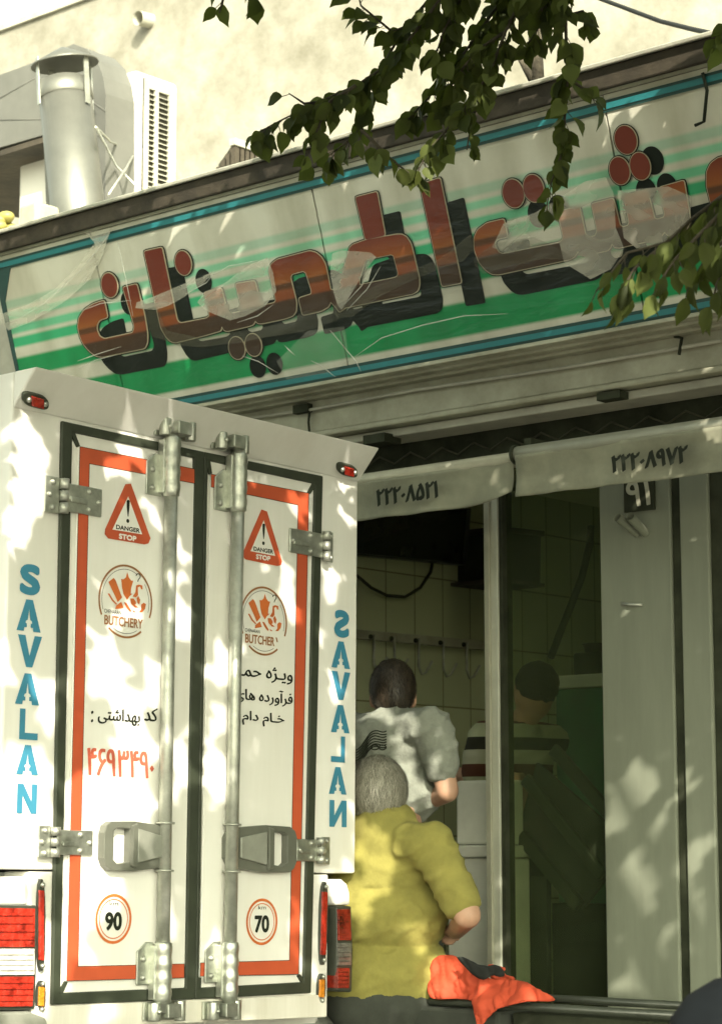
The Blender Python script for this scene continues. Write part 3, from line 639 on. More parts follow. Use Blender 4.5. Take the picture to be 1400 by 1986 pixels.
# glazed green chest
ch = thing('display_fridge', on_y(1100, 1800, 8.0).to_2d().to_3d() + Vector((0, 0, .16)), 'green fronted display fridge with a pale top rim behind the shop glass', 'fridge')
a = on_y(1030, 1310, 8.0); b = on_y(1176, 1310, 8.0); zr = on_y(1100, 1310, 8.0).z; zr2 = on_y(1100, 1336, 8.0).z
MB().box(a.x, b.x + .5, 8.0, 8.7, zr2 + .002, zr).build('top_rim', counter_white, ch, bevel=.006)
MB().box(a.x + .12, b.x + .5, 8.02, 8.68, .9, zr2).build('green_front', green_panel, ch, bevel=.004)
MB().box(a.x + .10, b.x + .5, 8.0, 8.70, .16, .898).build('plinth', dark_gap, ch)
c = on_y(1150, 1300, 8.2)
sc = thing('scale', (c.x, 8.2, zr), 'small dark scale standing on the rim of the green display fridge', 'scale')
zz = on_y(1150, 1247, 8.2).z
MB().box(c.x - .055, c.x + .1, 8.12, 8.3, zr + .001, zr + (zz - zr) * .7).build('body', dark_gap, sc, bevel=.012)
MB().lathe((c.x + .02, 8.2, zr + (zz - zr) * .7 + .001), (0, 0, 1), [(0, 0), (.05, .0), (.055, .03), (.07, .04), (0, .042)], 20).build('pan', wood, sc)
# white counter
cn = thing('white_counter', on_y(905, 1900, 6.95).to_2d().to_3d() + Vector((0, 0, .16)), 'pale enamel counter with a ledge beside the stooping man, left of the window post', 'counter')
a = on_y(868, 1640, 6.9); b = on_y(985, 1640, 6.9)
MB().box(a.x, b.x, 6.9, 7.04, .16, a.z - .05).build('base', counter_white, cn, bevel=.008)
MB().box(a.x - .015, b.x, 6.885, 7.04, a.z - .048, a.z).build('ledge', counter_white, cn, bevel=.008)
t_ = on_y(884, 1515, 6.93); u_ = on_y(985, 1640, 6.93)
MB().box(t_.x, u_.x, 6.93, 7.035, a.z + .002, t_.z).build('upper_case', counter_white, cn, bevel=.01)
# dark slatted rack leaning inside the glass
rk = thing('slatted_rack', on_y(1120, 1900, 7.0).to_2d().to_3d() + Vector((0, 0, .16)), 'black slatted rack leaning diagonally inside the glass below the green fridge', 'rack')
for (ax_, ay_, bx_, by_) in ((1068, 1452, 1230, 1640), (1014, 1510, 1165, 1700), (1005, 1620, 1120, 1760)):
    A_ = on_y(ax_, ay_, 7.0); B_ = on_y(bx_, by_, 7.0); d = (B_ - A_).normalized(); n = Vector((-d.z, 0, d.x)) * .026
    MB().prism([A_ - n, A_ + n, B_ + n, B_ - n], (0, .03, 0)).build('slat', rubber, rk, bevel=.008)
A_ = on_y(1040, 1470, 7.04); B_ = on_y(1200, 1690, 7.04)
MB().prism([on_y(1040, 1480, 7.04), on_y(1225, 1640, 7.04), on_y(1130, 1762, 7.04), on_y(1000, 1630, 7.04)], (0, .02, 0)).build('panel', trouser, rk)
MB().prism([on_y(1020, 1700, 7.07), on_y(1060, 1700, 7.07), on_y(1060, 2300, 7.07), on_y(1020, 2300, 7.07)], (0, .03, 0)).build('leg', trouser, rk)
MB().prism([on_y(1190, 1700, 7.07), on_y(1230, 1700, 7.07), on_y(1230, 2300, 7.07), on_y(1190, 2300, 7.07)], (0, .03, 0)).build('leg', trouser, rk)

# ================================================================== TRUCK
tr = thing('delivery_truck', TM, 'white box truck with red framed rear doors, steel lock rods and blue lettering', 'truck')
def tb(name, m, parent, mb, bevel=0): return mb.build(name, m, parent, inv=LOCAL, bevel=bevel)
def TPoly(pts, d0, d1, mb=None):
    mb = mb or MB(); return mb.prism([Vector((d1, *T(x, y, d1)[1:])) for x, y in pts], (d0 - d1, 0, 0))
BY0, BY1, BZ0, BZ1, ZF = -.215, 1.385, .394, 1.875, 1.762
tb('cargo_box', white, tr, MB().box(-2.6, 0, BY0, BY1, BZ0, BZ1), .008)
rl = MB().prism([(.001, BY0, ZF), (.10, BY0, BZ1), (.001, BY0, BZ1)], (0, BY1 - BY0, 0)); tb('roof_visor', white, tr, rl, .006)
# lower body between the ears, and the pickup bed
tb('lower_frame', white, tr, TPoly([(58, 1691), (637, 1697), (635, 1972), (58, 1996)], -.12, -.002), .006)
tb('cross_member', white_dirty, tr, TPoly([(62, 1953), (604, 1931), (634, 1931), (634, 1974), (62, 1999)], -.05, .012), .004)
bed = tb('pickup_bed', white, tr, MB().box(-2.5, -.13, -.24, 1.36, -.15, BZ0 - .02), .03)
pL = T(679, 1705, -.02); pR = T(646, 1757, -.02)
tb('bed_corner', white, tr, TPoly([(642, 1706), (664, 1706), (674, 1715), (679, 1732), (680, 1756), (652, 1757), (645, 1740)], -.13, .02), .012)
tb('bed_corner', white, tr, TPoly([(-60, 1702), (56, 1700), (56, 1756), (-60, 1756)], -.13, -.01), .012)
ln_ribs = []
def taillight(segs, nm):
    o = None
    t = None
    for i, (pts, m, n) in enumerate(segs):
        mb = TPoly(pts, -.08, .03 if i else .024)
        if i == 0: t = tb(nm, m, tr, mb, .01)
        else:
            ln = tb(n, m, t, mb, .006); (xa, ya_), (xb, _y), (_x2, yb2), _q = pts
            for k in range(1, 5):
                yy = ya_ + (yb2 - ya_) * k / 5; mb = MB(); TPoly([(xa, yy - 1.6), (xb - 2, yy - 1.6), (xb - 2, yy + 1.6), (xa, yy + 1.6)], .0302, .036, mb); ln_ribs.append((m, ln, mb))
taillight([([(-70, 1752), (76, 1757), (70, 1960), (-70, 1962)], black_plastic, ''), ([(-60, 1760), (69, 1763), (68, 1838), (-60, 1838)], lens_red, 'red_lens'),
           ([(-60, 1841), (68, 1841), (68, 1892), (-60, 1892)], lens_clear, 'clear_lens'), ([(-60, 1895), (67, 1895), (64, 1953), (-60, 1955)], lens_red, 'red_lens')], 'tail_light')
taillight([([(653, 1758), (682, 1758), (685, 1840), (683, 1926), (653, 1922)], black_plastic, ''), ([(656, 1764), (680, 1764), (682, 1825), (657, 1825)], lens_red_shaded, 'red_lens'),
           ([(657, 1829), (682, 1829), (682, 1874), (656, 1874)], lens_clear_shaded, 'clear_lens'), ([(656, 1878), (679, 1878), (678, 1918), (655, 1918)], lens_red_shaded, 'red_lens')], 'tail_light')
for m, ln, mb in ln_ribs:
    bm = bmesh.new(); bm.from_mesh(ln.data); vs = [bm.verts.new(v) for v in mb.v]
    for f in mb.f: bm.faces.new([vs[q] for q in f])
    bmesh.ops.recalc_face_normals(bm, faces=bm.faces); bm.to_mesh(ln.data); bm.free()
# tall red reflectors and small amber ones
def reflector(p0, p1, p2, p3, m, nm, frac=.12):
    t = tb(nm, black_plastic, tr, TPoly(smooth_poly([p0, p1, p2, p3], 2), 0, .012), .002)
    def L(a, b, k): return (a[0] + (b[0] - a[0]) * k, a[1] + (b[1] - a[1]) * k)
    tb('lens', m, t, TPoly([L(L(p0, p3, frac), L(p1, p2, frac), .22), L(L(p0, p3, frac), L(p1, p2, frac), .85), L(L(p0, p3, 1 - frac), L(p1, p2, 1 - frac), .85), L(L(p0, p3, 1 - frac), L(p1, p2, 1 - frac), .22)], .010, .018), .002)
    for k in (frac * .5, 1 - frac * .5):
        c = T(*L(L(p0, p3, k), L(p1, p2, k), .6), .013); tb('screw', zinc, t, MB().ball(c, .008, 6))
    return t
reflector((74, 1705), (89, 1707), (88, 1886), (74, 1884), lens_red, 'reflector')
reflector((624, 1710), (638, 1712), (634, 1873), (620, 1872), lens_red, 'reflector')
reflector((74, 1902), (90, 1904), (88, 1966), (72, 1964), lens_amber, 'side_marker', .2)
reflector((619, 1889), (633, 1890), (631, 1948), (617, 1946), lens_amber, 'side_marker', .2)
# marker lamps on the visor (its face slopes outwards)
def visor_pt(px, py):
    o = TI @ CAM; r = TI.to_3x3() @ ray(px, py); n = Vector((BZ1 - ZF, 0, -.099)).normalized(); p0 = Vector((.001, 0, ZF)); return o + r * ((p0 - o).dot(n) / r.dot(n)), n
for (cx, cy, w_, h_) in ((66, 774, 25, 13), (670.5, 909, 19, 11)):
    pts = []; n = None
    sl_ = .26
    for k in range(24):
        t = 2 * math.pi * k / 24; ex = math.copysign(abs(math.cos(t)) ** .55, math.cos(t)) * w_; ey = math.copysign(abs(math.sin(t)) ** .75, math.sin(t)) * h_
        p, n = visor_pt(cx + ex, cy + ey + ex * sl_); pts.append(p)
    t = tb('marker_lamp', rubber, tr, MB().prism(pts, n * .012))
    q = [visor_pt(cx + ex, cy + ey + ex * sl_)[0] + n * .012 for ex, ey in ((-w_ * .38, -h_ * .7), (w_ * .55, -h_ * .7), (w_ * .55, h_ * .7), (-w_ * .38, h_ * .7))]
    tb('lens', lens_red, t, MB().prism(q, n * .008), .002)
    for ex in (-.55, .72): tb('screw', zinc, t, MB().ball(visor_pt(cx + ex * w_, cy + ex * w_ * sl_)[0] + n * .013, .009, 6))
# SAVALAN on the ears
KN = [(.42, 0), (.42, .14), (.39, .22), (.38, .28), (.44, .28), (.47, .34), (.46, .42), (.50, .56), (.54, .42), (.53, .34), (.56, .28), (.62, .28), (.61, .22), (.58, .14), (.58, 0)]
def letter(mb, ch, x0, x1, y0, y1, mir, d=.0025):
    bl, br, tl = T(x0, y1, d), T(x1, y1, d), T(x0, y0, d)
    h = tl.z - bl.z; bl = Vector((d, (bl.y + tl.y) / 2, bl.z)); w2 = br.y - bl.y; U = Vector((0, w2, 0)); V = Vector((0, 0, h))
    def P(a, b): return bl + U * ((1 - a) if mir else a) + V * b
    if ch == 'A': mb.flat([P(*p) for p in [(0, 0)] + [(.36, 1), (.64, 1), (1, 0)] + [(.70, 0), (.68, .12), (.58, .12), (.58, .24), (.64, .26), (.62, .33), (.55, .36), (.50, .70), (.45, .36), (.38, .33), (.36, .26), (.42, .24), (.42, .12), (.32, .12), (.30, 0)]])
    elif ch == 'V': mb.flat([P(*p) for p in [(0, 1), (.31, 1), (.50, .36), (.69, 1), (1, 1), (.63, 0), (.37, 0)]])
    elif ch == 'L': mb.flat([P(*p) for p in [(0, 0), (0, 1), (.30, 1), (.30, .22), (1, .22), (1, 0)]])
    elif ch == 'N': mb.flat([P(*p) for p in [(0, 0), (0, 1), (.30, 1), (.72, .42), (.72, 1), (1, 1), (1, 0), (.72, 0), (.28, .60), (.28, 0)]])
    else: put_text(mb, ch, P(0, 0), P(1, 0) if not mir else P(1, 0), P(0, 1), .050)
W_ = [('S', 38.6, 77.7, 1091, 1152), ('A', 33, 79, 1160, 1222), ('V', 34, 80, 1230, 1292), ('A', 30, 76, 1304, 1365), ('L', 38, 73, 1374, 1434), ('A', 32, 74, 1444, 1502), ('N', 33, 71, 1520, 1578)]
W2 = [('S', 648, 677, 1181, 1235), ('A', 643, 679, 1242, 1294), ('V', 643, 679, 1301, 1356), ('A', 642, 678, 1366, 1420), ('L', 642, 669, 1427, 1478), ('A', 638, 672, 1487, 1540), ('N', 639, 672, 1552, 1604)]
mb = MB()
for (c, *r) in W_: letter(mb, c, *r, False)
tb('lettering', blue, tr, mb)
mb = MB()
for (c, *r) in W2: letter(mb, c, *r, True)
tb('lettering', blue, tr, mb)['label'] = 'mirror-written blue SAVALAN lettering'

def door(side):
    L = side == 'L'
    if L: oq = [(121.4, 815.7), (397, 876), (379, 1939), (101.4, 1950)]; iq = [(141, 838), (377, 888), (361, 1917), (118, 1927)]
    else: oq = [(397.6, 876), (627, 923), (604, 1927), (379.6, 1939)]; iq = [(404, 893), (611, 938), (589, 1906), (386, 1917)]
    if L: pq = [(153, 866), (377, 910), (357, 1898), (129, 1905)]
    else: pq = [(409, 919), (600, 956), (580, 1892), (388, 1897)]
    slab = tb('door', white, tr, TPoly(iq, .0005, .006), .002)
    # rubber gasket ring
    mb = MB(); d = .014
    ring = [Vector((d, *T(x, y, d)[1:])) for x, y in oq]; hole = [Vector((d, *T(x, y, d)[1:])) for x, y in iq]
    mb.prism(ring, (-d + .0008, 0, 0), holes=[hole]); tb('gasket', rubber, slab, mb, .004)
    # pressed inner panel with dark mitre creases
    tb('inner_panel', white, slab, TPoly(pq, .0062, .014), .005)
    mb = MB()
    for i in range(4):
        if L and i in (1, 2): continue
        mb = MB(); a, b = Vector(iq[i]), Vector(pq[i]); n = (b - a).normalized(); n = Vector((-n.y, n.x)) * 4.0
        mb = TPoly([tuple(a - n), tuple(a + n), tuple(b + n * .7), tuple(b - n * .7)], .0062, .0125, mb); tb('corner_crease', rubber, slab, mb)
    # red frame
    if L: rp = [(155.7, 866.6), (377, 910), (377, 937), (173, 898.6), (151, 1876), (357, 1871), (357, 1897), (130, 1903)]
    else: rp = [(410, 920), (598.6, 957), (578.6, 1890), (388.6, 1894), (389.6, 1869), (562, 1864), (578.6, 979), (410, 944)]
    mb = MB(); mb.flat([T(x, y, .0150) for x, y in offset(rp, 1.1)]); tb('frame_edge', ink, slab, mb)
    mb = MB(); mb.flat([T(x, y, .0155) for x, y in rp]); tb('red_frame', red, slab, mb)
    D = .0158
    # danger triangle
    if L: o3 = [(243, 939), (254, 938), (292, 1044), (288, 1054), (280, 1056), (210, 1044.5), (203, 1036), (204, 1026)]; i3 = [(248.7, 962.7), (218, 1027), (276, 1036.5)]
    else: o3 = [(507, 988), (518, 992), (547, 1089), (545, 1096), (538, 1098), (476, 1085), (471, 1079), (472, 1070)]; i3 = [(511.5, 1009), (486, 1069), (534, 1078.5)]
    mb = MB().flat([T(x, y, D) for x, y in o3]); tri = tb('danger_sticker', red, slab, mb)
    tb('warning_face', white, tri, MB().flat([T(x, y, D + .0006) for x, y in i3]))
    a, b, c = i3; s_ = (c[0] - b[0]) / 58.0; cx, cy = a[0], a[1]
    mb = MB()
    hh = (b[1] + c[1]) / 2 - a[1]
    mb.flat([T(x, y, D + .0012) for x, y in [(cx - 3.2 * s_, cy + hh * .13), (cx - 1.5 * s_, cy + hh * .10), (cx + 1.5 * s_, cy + hh * .10), (cx + 3.2 * s_, cy + hh * .13), (cx + 2.5 * s_, cy + hh * .32), (cx + .4 * s_, cy + hh * .57), (cx - .9 * s_, cy + hh * .57), (cx - 2.8 * s_, cy + hh * .32)]])
    e_ = T(cx - .8 * s_, cy + hh * .69, D + .0012); mb.flat(ellipse(e_, Vector((0, .0065, 0)), Vector((0, 0, .0065)), 14))
    bl = T(b[0] + 7 * s_, b[1] - 1, D + .0012); br = T(c[0] - 5 * s_, c[1] - 2, D + .0012); tl = bl + Vector((0, 0, .0145))
    br.z = bl.z; put_text(mb, 'DANGER', bl, br, tl, .035); tb('danger_text', ink, tri, mb)
    mb = MB(); bl = T(b[0] + 12.5 * s_, b[1] + 16 * s_ + 2, D + .0008); br = T(c[0] - 11.5 * s_, c[1] + 11 * s_ + 2, D + .0008); br.z = bl.z
    put_text(mb, 'STOP', bl, br, bl + Vector((0, 0, .0175)), .05); tb('stop_text', white, tri, mb)
    # round butchery badge (drawn once from the left door, moved over for the right)
    c0 = T(243.8, 1166.5, D); c1 = c0 if L else T(511.5, 1204.6, D); sh = c1 - c0; sc = 1.0
    def K(x, y, e=0):
        p = T(180 + x / 10.77, 1080 + y / 10.77, D); return c1 + (p - c0) + Vector((e, 0, 0))
    mb = MB(); R = .1155
    def arc(r0, r1, a0, a1, m):
        n = 46; vs = []
        for i in range(n + 1):
            t = math.radians(a0 + (a1 - a0) * i / n)
            for r in (r0, r1): vs.append(c1 + Vector((0, math.cos(t) * r, math.sin(t) * r)))
        m.add(vs, [(2 * i, 2 * i + 1, 2 * i + 3, 2 * i + 2) for i in range(n)])
    arc(R - .0065, R, -22, 207, mb); arc(R - .0065, R, 232, 308, mb)
    bad = tb('round_badge', brown_ink, slab, mb)
    mb = MB(); arc(R - .0155, R - .0140, -15, 38, mb); arc(R - .0155, R - .0140, 62, 200, mb); arc(R - .0155, R - .0140, 240, 300, mb); 
    for pts in ([(905, 400), (915, 365), (945, 352), (978, 362), (993, 400), (985, 440), (955, 470), (940, 520)],):
        for i in range(len(pts) - 1):
            a = Vector(pts[i]); b = Vector(pts[i + 1]); n = (b - a).normalized(); n = Vector((-n.y, n.x)) * 9; mb.flat([K(*(a - n)), K(*(a + n)), K(*(b + n)), K(*(b - n))])
    tb('fine_line', ink, bad, mb)
    mb = MB()
    for pl in ([(325, 525), (435, 440), (475, 490), (610, 850), (520, 950), (470, 830)], [(590, 465), (640, 470), (690, 430), (720, 320), (750, 430), (800, 495), (845, 500), (800, 650), (790, 770), (830, 770), (760, 830), (715, 900), (640, 780), (610, 650), (600, 540)],
               [(310, 770), (345, 765), (420, 890), (510, 990), (485, 1000), (400, 920)], [(485, 1020), (595, 940), (640, 1065), (470, 1095)], [(650, 945), (700, 960), (800, 1120), (790, 1160), (740, 1110), (690, 1040)],
               [(905, 600), (960, 580), (1035, 600), (1040, 680), (1010, 680), (985, 620), (940, 640), (945, 800), (900, 850), (830, 830), (890, 740)], [(780, 870), (850, 870), (900, 940), (900, 990), (870, 1000), (950, 1060), (880, 1060), (800, 980)], [(915, 870), (950, 815), (990, 900), (970, 1000), (930, 960)],
               [(1010, 1000), (1060, 960), (1110, 990), (1090, 1090), (1030, 1160), (960, 1160), (1010, 1100)], [(820, 1100), (860, 1130), (900, 1160), (850, 1160)]):
        mb.flat([K(x, y, .0003) for x, y in pl])
    tb('emblem', orange, bad, mb)
    mb = MB(); bl, br = K(238, 1412), K(1040, 1555); br.z = bl.z; tl = Vector((bl.x, bl.y, K(238, 1205).z)); put_text(mb, 'BUTCHERY' if L else 'BUTCHER', bl, br if L else bl + (br - bl) * .87, tl, .0201)
    if not L:
        b8 = bl + (br - bl) * .90; mb.flat([b8 + (tl - bl), b8 + (tl - bl) + Vector((0, .006, 0)), b8 + (tl - bl) * .5 + Vector((0, .012, 0)), b8 + (tl - bl) * .5 + Vector((0, .006, 0))])
    tb('badge_text', brown_ink, bad, mb)
    mb = MB(); bl, br = K(240, 1165), K(590, 1215); br.z = bl.z; put_text(mb, 'CHENARAN', bl, br, bl + Vector((0, 0, .012)), 0); tb('badge_text', ink, bad, mb)
    # speed sticker
    c = T(220.3, 1783, D) if L else T(508, 1788.6, D); r = .075
    mb = MB()
    def ring(r0, r1, m):
        n = 40; vs = [c + Vector((0, math.cos(2 * math.pi * i / n) * q, math.sin(2 * math.pi * i / n) * q)) for i in range(n) for q in (r0, r1)]
        m.add(vs, [(2 * i, 2 * i + 1, (2 * i + 3) % (2 * n), (2 * i + 2) % (2 * n)) for i in range(n)])
    ring(r * .885, r, mb); ring(r * .76, r * .80, mb); stk = tb('speed_sticker', orange, slab, mb)
    mb = MB(); z = c.z - r * .47; put_text(mb, '90' if L else '70', (c.x, c.y - r * .47, z), (c.x, c.y + r * .47, z), (c.x, c.y - r * .47, z + r * .75), .035)
    put_text(mb, 'km', (c.x, c.y - r * .24, z + r * 1.0), (c.x, c.y + r * .24, z + r * 1.0), (c.x, c.y - r * .24, z + r * 1.17), .01); tb('sticker_text', ink, stk, mb)
    # Persian lettering
    def rev(s): return s[::-1]
    if L:
        mb = MB(); f = lambda s, x0, x1, y0, y1, b=.02: put_heavy(mb, s, Vector((D, *T(x0, y1, D)[1:])), Vector((D, T(x1, y1, D).y, T(x0, y1, D).z)), Vector((D, T(x0, y1, D).y, T(x0, y0, D).z)))
        f(':', 177, 180, 1379, 1401, .03); f('\ufbfd\ufe98\ufeb7\ufe8d\ufeaa\ufeec\ufe91', 190, 271, 1372, 1403); f('\ufeaa\ufb90', 280, 305, 1372, 1398)
        tb('persian_text', ink, slab, mb)
        mb = MB(); [put_text(mb, '۴۶۹۳۴۹', Vector((D + k_ * .00015, *T(169, 1504, D)[1:])) + Vector((0, o_, 0)), Vector((D + k_ * .00015, T(287, 1504, D).y + o_, T(169, 1504, D).z)), Vector((D + k_ * .00015, T(169, 1504, D).y + o_, T(169, 1450, D).z)), 0) for k_, o_ in enumerate((-.0026, 0, .0026))]; f('۰', 291, 298, 1485, 1497, .006); tb('code_number', faded_red, slab, mb)
    else:
        mb = MB()
        def f(s, x0, x1, y0, y1): put_heavy(mb, s, Vector((D, *T(x0, y1, D)[1:])), Vector((D, T(x1, y1, D).y, T(x0, y1, D).z)), Vector((D, T(x0, y1, D).y, T(x0, y0, D).z)))
        f(rev('\ufeed\ufbfe\u0640\ufb8b\u06d5 \ufea3\ufee4\u0640'), 464, 567, 1287, 1318)
        f(rev('\ufed3\ufeae\ufe81\ufeed\ufead\ufea9\u06d5 \ufeeb\ufe8e\ufbfc'), 456, 567, 1331, 1362)
        f(rev('\ufea7\u0640\ufe8e\ufee1 \ufea9\ufe8d\ufee1'), 470, 551, 1378, 1406)
        tb('persian_text', ink, slab, mb)
    # lock rod with guides, keepers
    dd = .045
    if L: rod = [(334, 845), (330, 1190), (322, 1620), (314, 1965)]; ub = (304, 349, 847, 964, 334); kt = (299, 374, 816, 850); lb = (285, 330, 1828, 1947, 312); kb = (277, 353, 1947, 1977)
    else: rod = [(464, 872), (459, 1150), (454, 1600), (444, 1960)]; ub = (431, 476, 878, 993, 461); kt = (410, 476, 840, 878); lb = (417, 460, 1827, 1941, 447); kb = (393, 460, 1946, 1975)
    pr = [T(x, y, dd) for x, y in rod]; y_m = sum(p.y for p in pr) / 4
    top, bot = pr[0].z, pr[-1].z; y_t, y_b = pr[0].y, pr[-1].y
    lr = tb('lock_rod', zinc_dull, slab, MB().tube([(dd, y_t, top), (dd, y_b, bot)], .021, 18))
    for (x0, x1, a0, a1, xc) in (ub, lb):
        zt, zb = T(xc, a0, dd).z, T(xc, a1, dd).z; yc = y_t + (y_b - y_t) * (top - (zt + zb) / 2) / (top - bot)
        mb = MB(); h = zt - zb
        up = (a0 < 1500)
        # guide sleeve: ribbed half tube over the rod
        prof = [(.0212, 0), (.027, .004)]
        for k in range(4): q = h * (.08 + .24 * k); prof += [(.0272, q), (.0296, q + .010), (.0296, q + .022), (.0272, q + .032)]
        prof += [(.027, h - .004), (.0212, h)]
        mb.lathe((dd, yc, zb), (0, 0, 1), prof, 20); sleeve = tb('rod_guide', zinc, slab, mb)
        mb = MB(); e0 = yc - .088; zz_ = (zb if up else zb + h * .3)
        mb.prism([(.016, yc - .02, zz_), (.016, e0, zz_), (.016, e0, zz_ + h * .55), (.016, yc - .05, zz_ + h * .7), (.016, yc - .02, zz_ + h * .7)], (.007, 0, 0))
        mb.box(.016, .044, yc - .034, yc - .026, zb + .01, zt - .01); tb('flange', zinc, sleeve, mb, .003)
        for k in (.12, .42): tb('rivet', zinc_dull, sleeve, MB().ball((.024, e0 + .025, zz_ + h * k), .0095, 6))
    for (x0, x1, a0, a1) in (kt, kb):
        c = T((x0 + x1) / 2, (a0 + a1) / 2, .03); hw = abs(T(x1, a0, .03).y - T(x0, a0, .03).y) / 2 * .85; hh2 = .028
        mb = MB().box(.013, .022, c.y - hw, c.y + hw, c.z - hh2, c.z + hh2); mb.box(.022, .075, c.y - hw * .25, c.y + hw * .55, c.z - hh2 * .7, c.z + hh2 * .8)
        mb.tube([(.04, c.y - hw * .62, c.z - hh2), (.04, c.y - hw * .62, c.z + hh2)], .020, 14); mb.tube([(.045, c.y + hw * .85, c.z - hh2 * 1.1), (.045, c.y + hw * .85, c.z + hh2 * 1.1)], .018, 14)
        mb.ball((.062, c.y - hw * .62, c.z), .008, 6); tb('rod_keeper', zinc, slab, mb, .003)
    # handle: moulded recess plate with a looped grip
    hx = (197, 329, 1596, 1690) if L else (436, 573, 1603, 1693)
    ha = T(hx[0], hx[3], .035); hb = T(hx[1], hx[2], .035); w3 = hb.y - ha.y; h3 = hb.z - ha.z
    def HP(u, v, d): return Vector((d, ha.y + w3 * ((u) if L else (1 - u)), ha.z + h3 * v))
    outer = [(.04, .10), (.10, .02), (.45, 0), (.92, .10), (.99, .30), (.99, .72), (.92, .92), (.45, 1.0), (.10, .98), (.03, .90), (0, .75), (0, .25)]
    inner = [(.14, .22), (.14, .80), (.20, .87), (.38, .84), (.38, .18), (.20, .14)]
    mb = MB().prism([HP(u, v, .044) for u, v in outer], (-.029, 0, 0), holes=[[HP(u, v, .044) for u, v in inner]]); hd = tb('handle', handle_grey, slab, mb, .006)
    mb = MB(); A4 = [HP(.46, .16, .046), HP(.46, .86, .046), HP(.84, .72, .046), HP(.84, .30, .046)]; mb.prism(A4, (.008, 0, 0)); tb('face_plate', grey_plate, hd, mb, .004)
    mb = MB(); mb.prism([HP(.38, .10, .045), HP(.38, .92, .045), HP(.45, .96, .045), HP(.45, .06, .045)], (.014, 0, 0)); tb('grip_edge', handle_grey, hd, mb, .004)
    mb = MB()
    for v in (.02, .98): mb.tube([(dd, pr[0].y + (y_b - y_t) * (top - HP(.9, v, 0).z) / (top - bot), HP(.9, v, 0).z - .003), (dd, pr[0].y + (y_b - y_t) * (top - HP(.9, v, 0).z) / (top - bot), HP(.9, v, 0).z + .003)], .030, 16)
    tb('rod_collar', zinc_dull, hd, mb)
    # hinges
    for (x0, x1, a0, a1, kx) in ([(87, 197, 924, 1001, 121), (74, 179, 1600, 1668, 104)] if L else [(561, 646, 1027, 1092, 630), (574, 640, 1621, 1680, 619)]):
        e = .02; A_ = T(x0, (a0 + a1) / 2, e); B_ = T(x1, (a0 + a1) / 2, e); Kp = T(kx, (a0 + a1) / 2, e); zc = Kp.z; hh = .052
        mb = MB()
        if L: short, long_ = (A_.y, Kp.y - .012), (Kp.y + .012, B_.y)
        else: short, long_ = (Kp.y + .012, B_.y), (A_.y, Kp.y - .012)
        h5 = T(kx, a0, e).z - T(kx, a1, e).z; hh = h5 * .46
        mb.box(.015, .021, short[0], short[1], zc - hh, zc + hh); mb.box(.0165, .0235, long_[0], long_[1], zc - hh * .78, zc + hh * .78)
        mid = (long_[0] + long_[1]) / 2
        mb.box(.0236, .031, min(long_[0], long_[1]) + .015, mid + .01, zc - hh * .25, zc + hh * .05)
        hg = tb('hinge', zinc, slab, mb, .003)
        mb = MB()
        for k in range(3):
            z0 = zc - hh + 2 * hh * k / 3 + .003; mb.tube([(.028, Kp.y, z0), (.028, Kp.y, z0 + 2 * hh / 3 - .006)], .015, 14)
        tb('knuckle', zinc_dull, hg, mb)
        mb = MB(); so2 = (short[0] + short[1]) / 2
        for (yy, zz_) in ((so2, .7), (so2, -.7), (so2 - .012, 0), (mid + .02, .5), (mid + .02, -.5), (long_[1] - .014 if L else long_[0] + .014, 0)): tb('rivet', zinc_dull, hg, MB().ball((.0235, yy, zc + hh * zz_), .009, 6))
    return slab
door('L'); door('R')
tb('vent_slot', ink, tr, TPoly([(372, 815), (405, 822), (402, 829), (376, 824)], .02, .024 + .0)) if False else None
# chassis, wheels, cab
tb('chassis', dark_gap, tr, MB().box(-4.3, -.2, .35, .5, -.28, -.16).box(-4.3, -.2, .72, .87, -.28, -.16))
tb('rear_bumper', grey_plate, tr, TPoly([(-60, 1964), (58, 1962), (90, 1975), (98, 2010), (-60, 2010)], -.1, .02), .01)
def wheel(x, y):
    t = tb('wheel', tyre, tr, MB().lathe((x, y - .09, -.36), (0, 1, 0), [(.2, .0), (.29, .0), (.32, .03), (.32, .15), (.29, .18), (.2, .18)], 36))
    tb('rim', zinc_dull, t, MB().lathe((x, y - .07, -.36), (0, 1, 0), [(0, .0), (.19, .0), (.2, .02), (.2, .14), (.0, .13)], 24))
for x in (-.75, -3.6):
    for y in (-.06, 1.22): wheel(x, y)
mg = MB(); n = 18
for side in (0,):
    c = Vector((-.32, 1.36, -.36)); vs = []
    for i in range(n + 1):
        t = math.pi * (i / n) * .75
        for q in (.0, .16): vs.append((-.42 + .40 * math.cos(t), 1.26 + q, -.36 + .36 * math.sin(t)))
    mg.add(vs, [(2 * i, 2 * i + 1, 2 * i + 3, 2 * i + 2) for i in range(n)], True)
o = tb('mudguard', grey_plate, tr, mg); o.modifiers.new('s', 'SOLIDIFY').thickness = .02
cb = tb('cab', white, tr, MB().prism([(-2.65, .0, -.15), (-2.65, .0, .95), (-3.55, .0, .98), (-4.05, .0, .42), (-4.6, .0, .33), (-4.62, .0, -.15)], (0, 1.16, 0)), .03)
tb('side_window', black_screen, cb, MB().prism([(-2.8, 1.162, .45), (-2.8, 1.162, .88), (-3.5, 1.162, .90), (-3.92, 1.162, .45)], (0, .004, 0)))
tb('windscreen', black_screen, cb, MB().prism([(-3.60, .08, .955), (-3.60, 1.08, .955), (-4.05, 1.08, .445), (-4.05, .08, .445)], (-.01, 0, .008)))

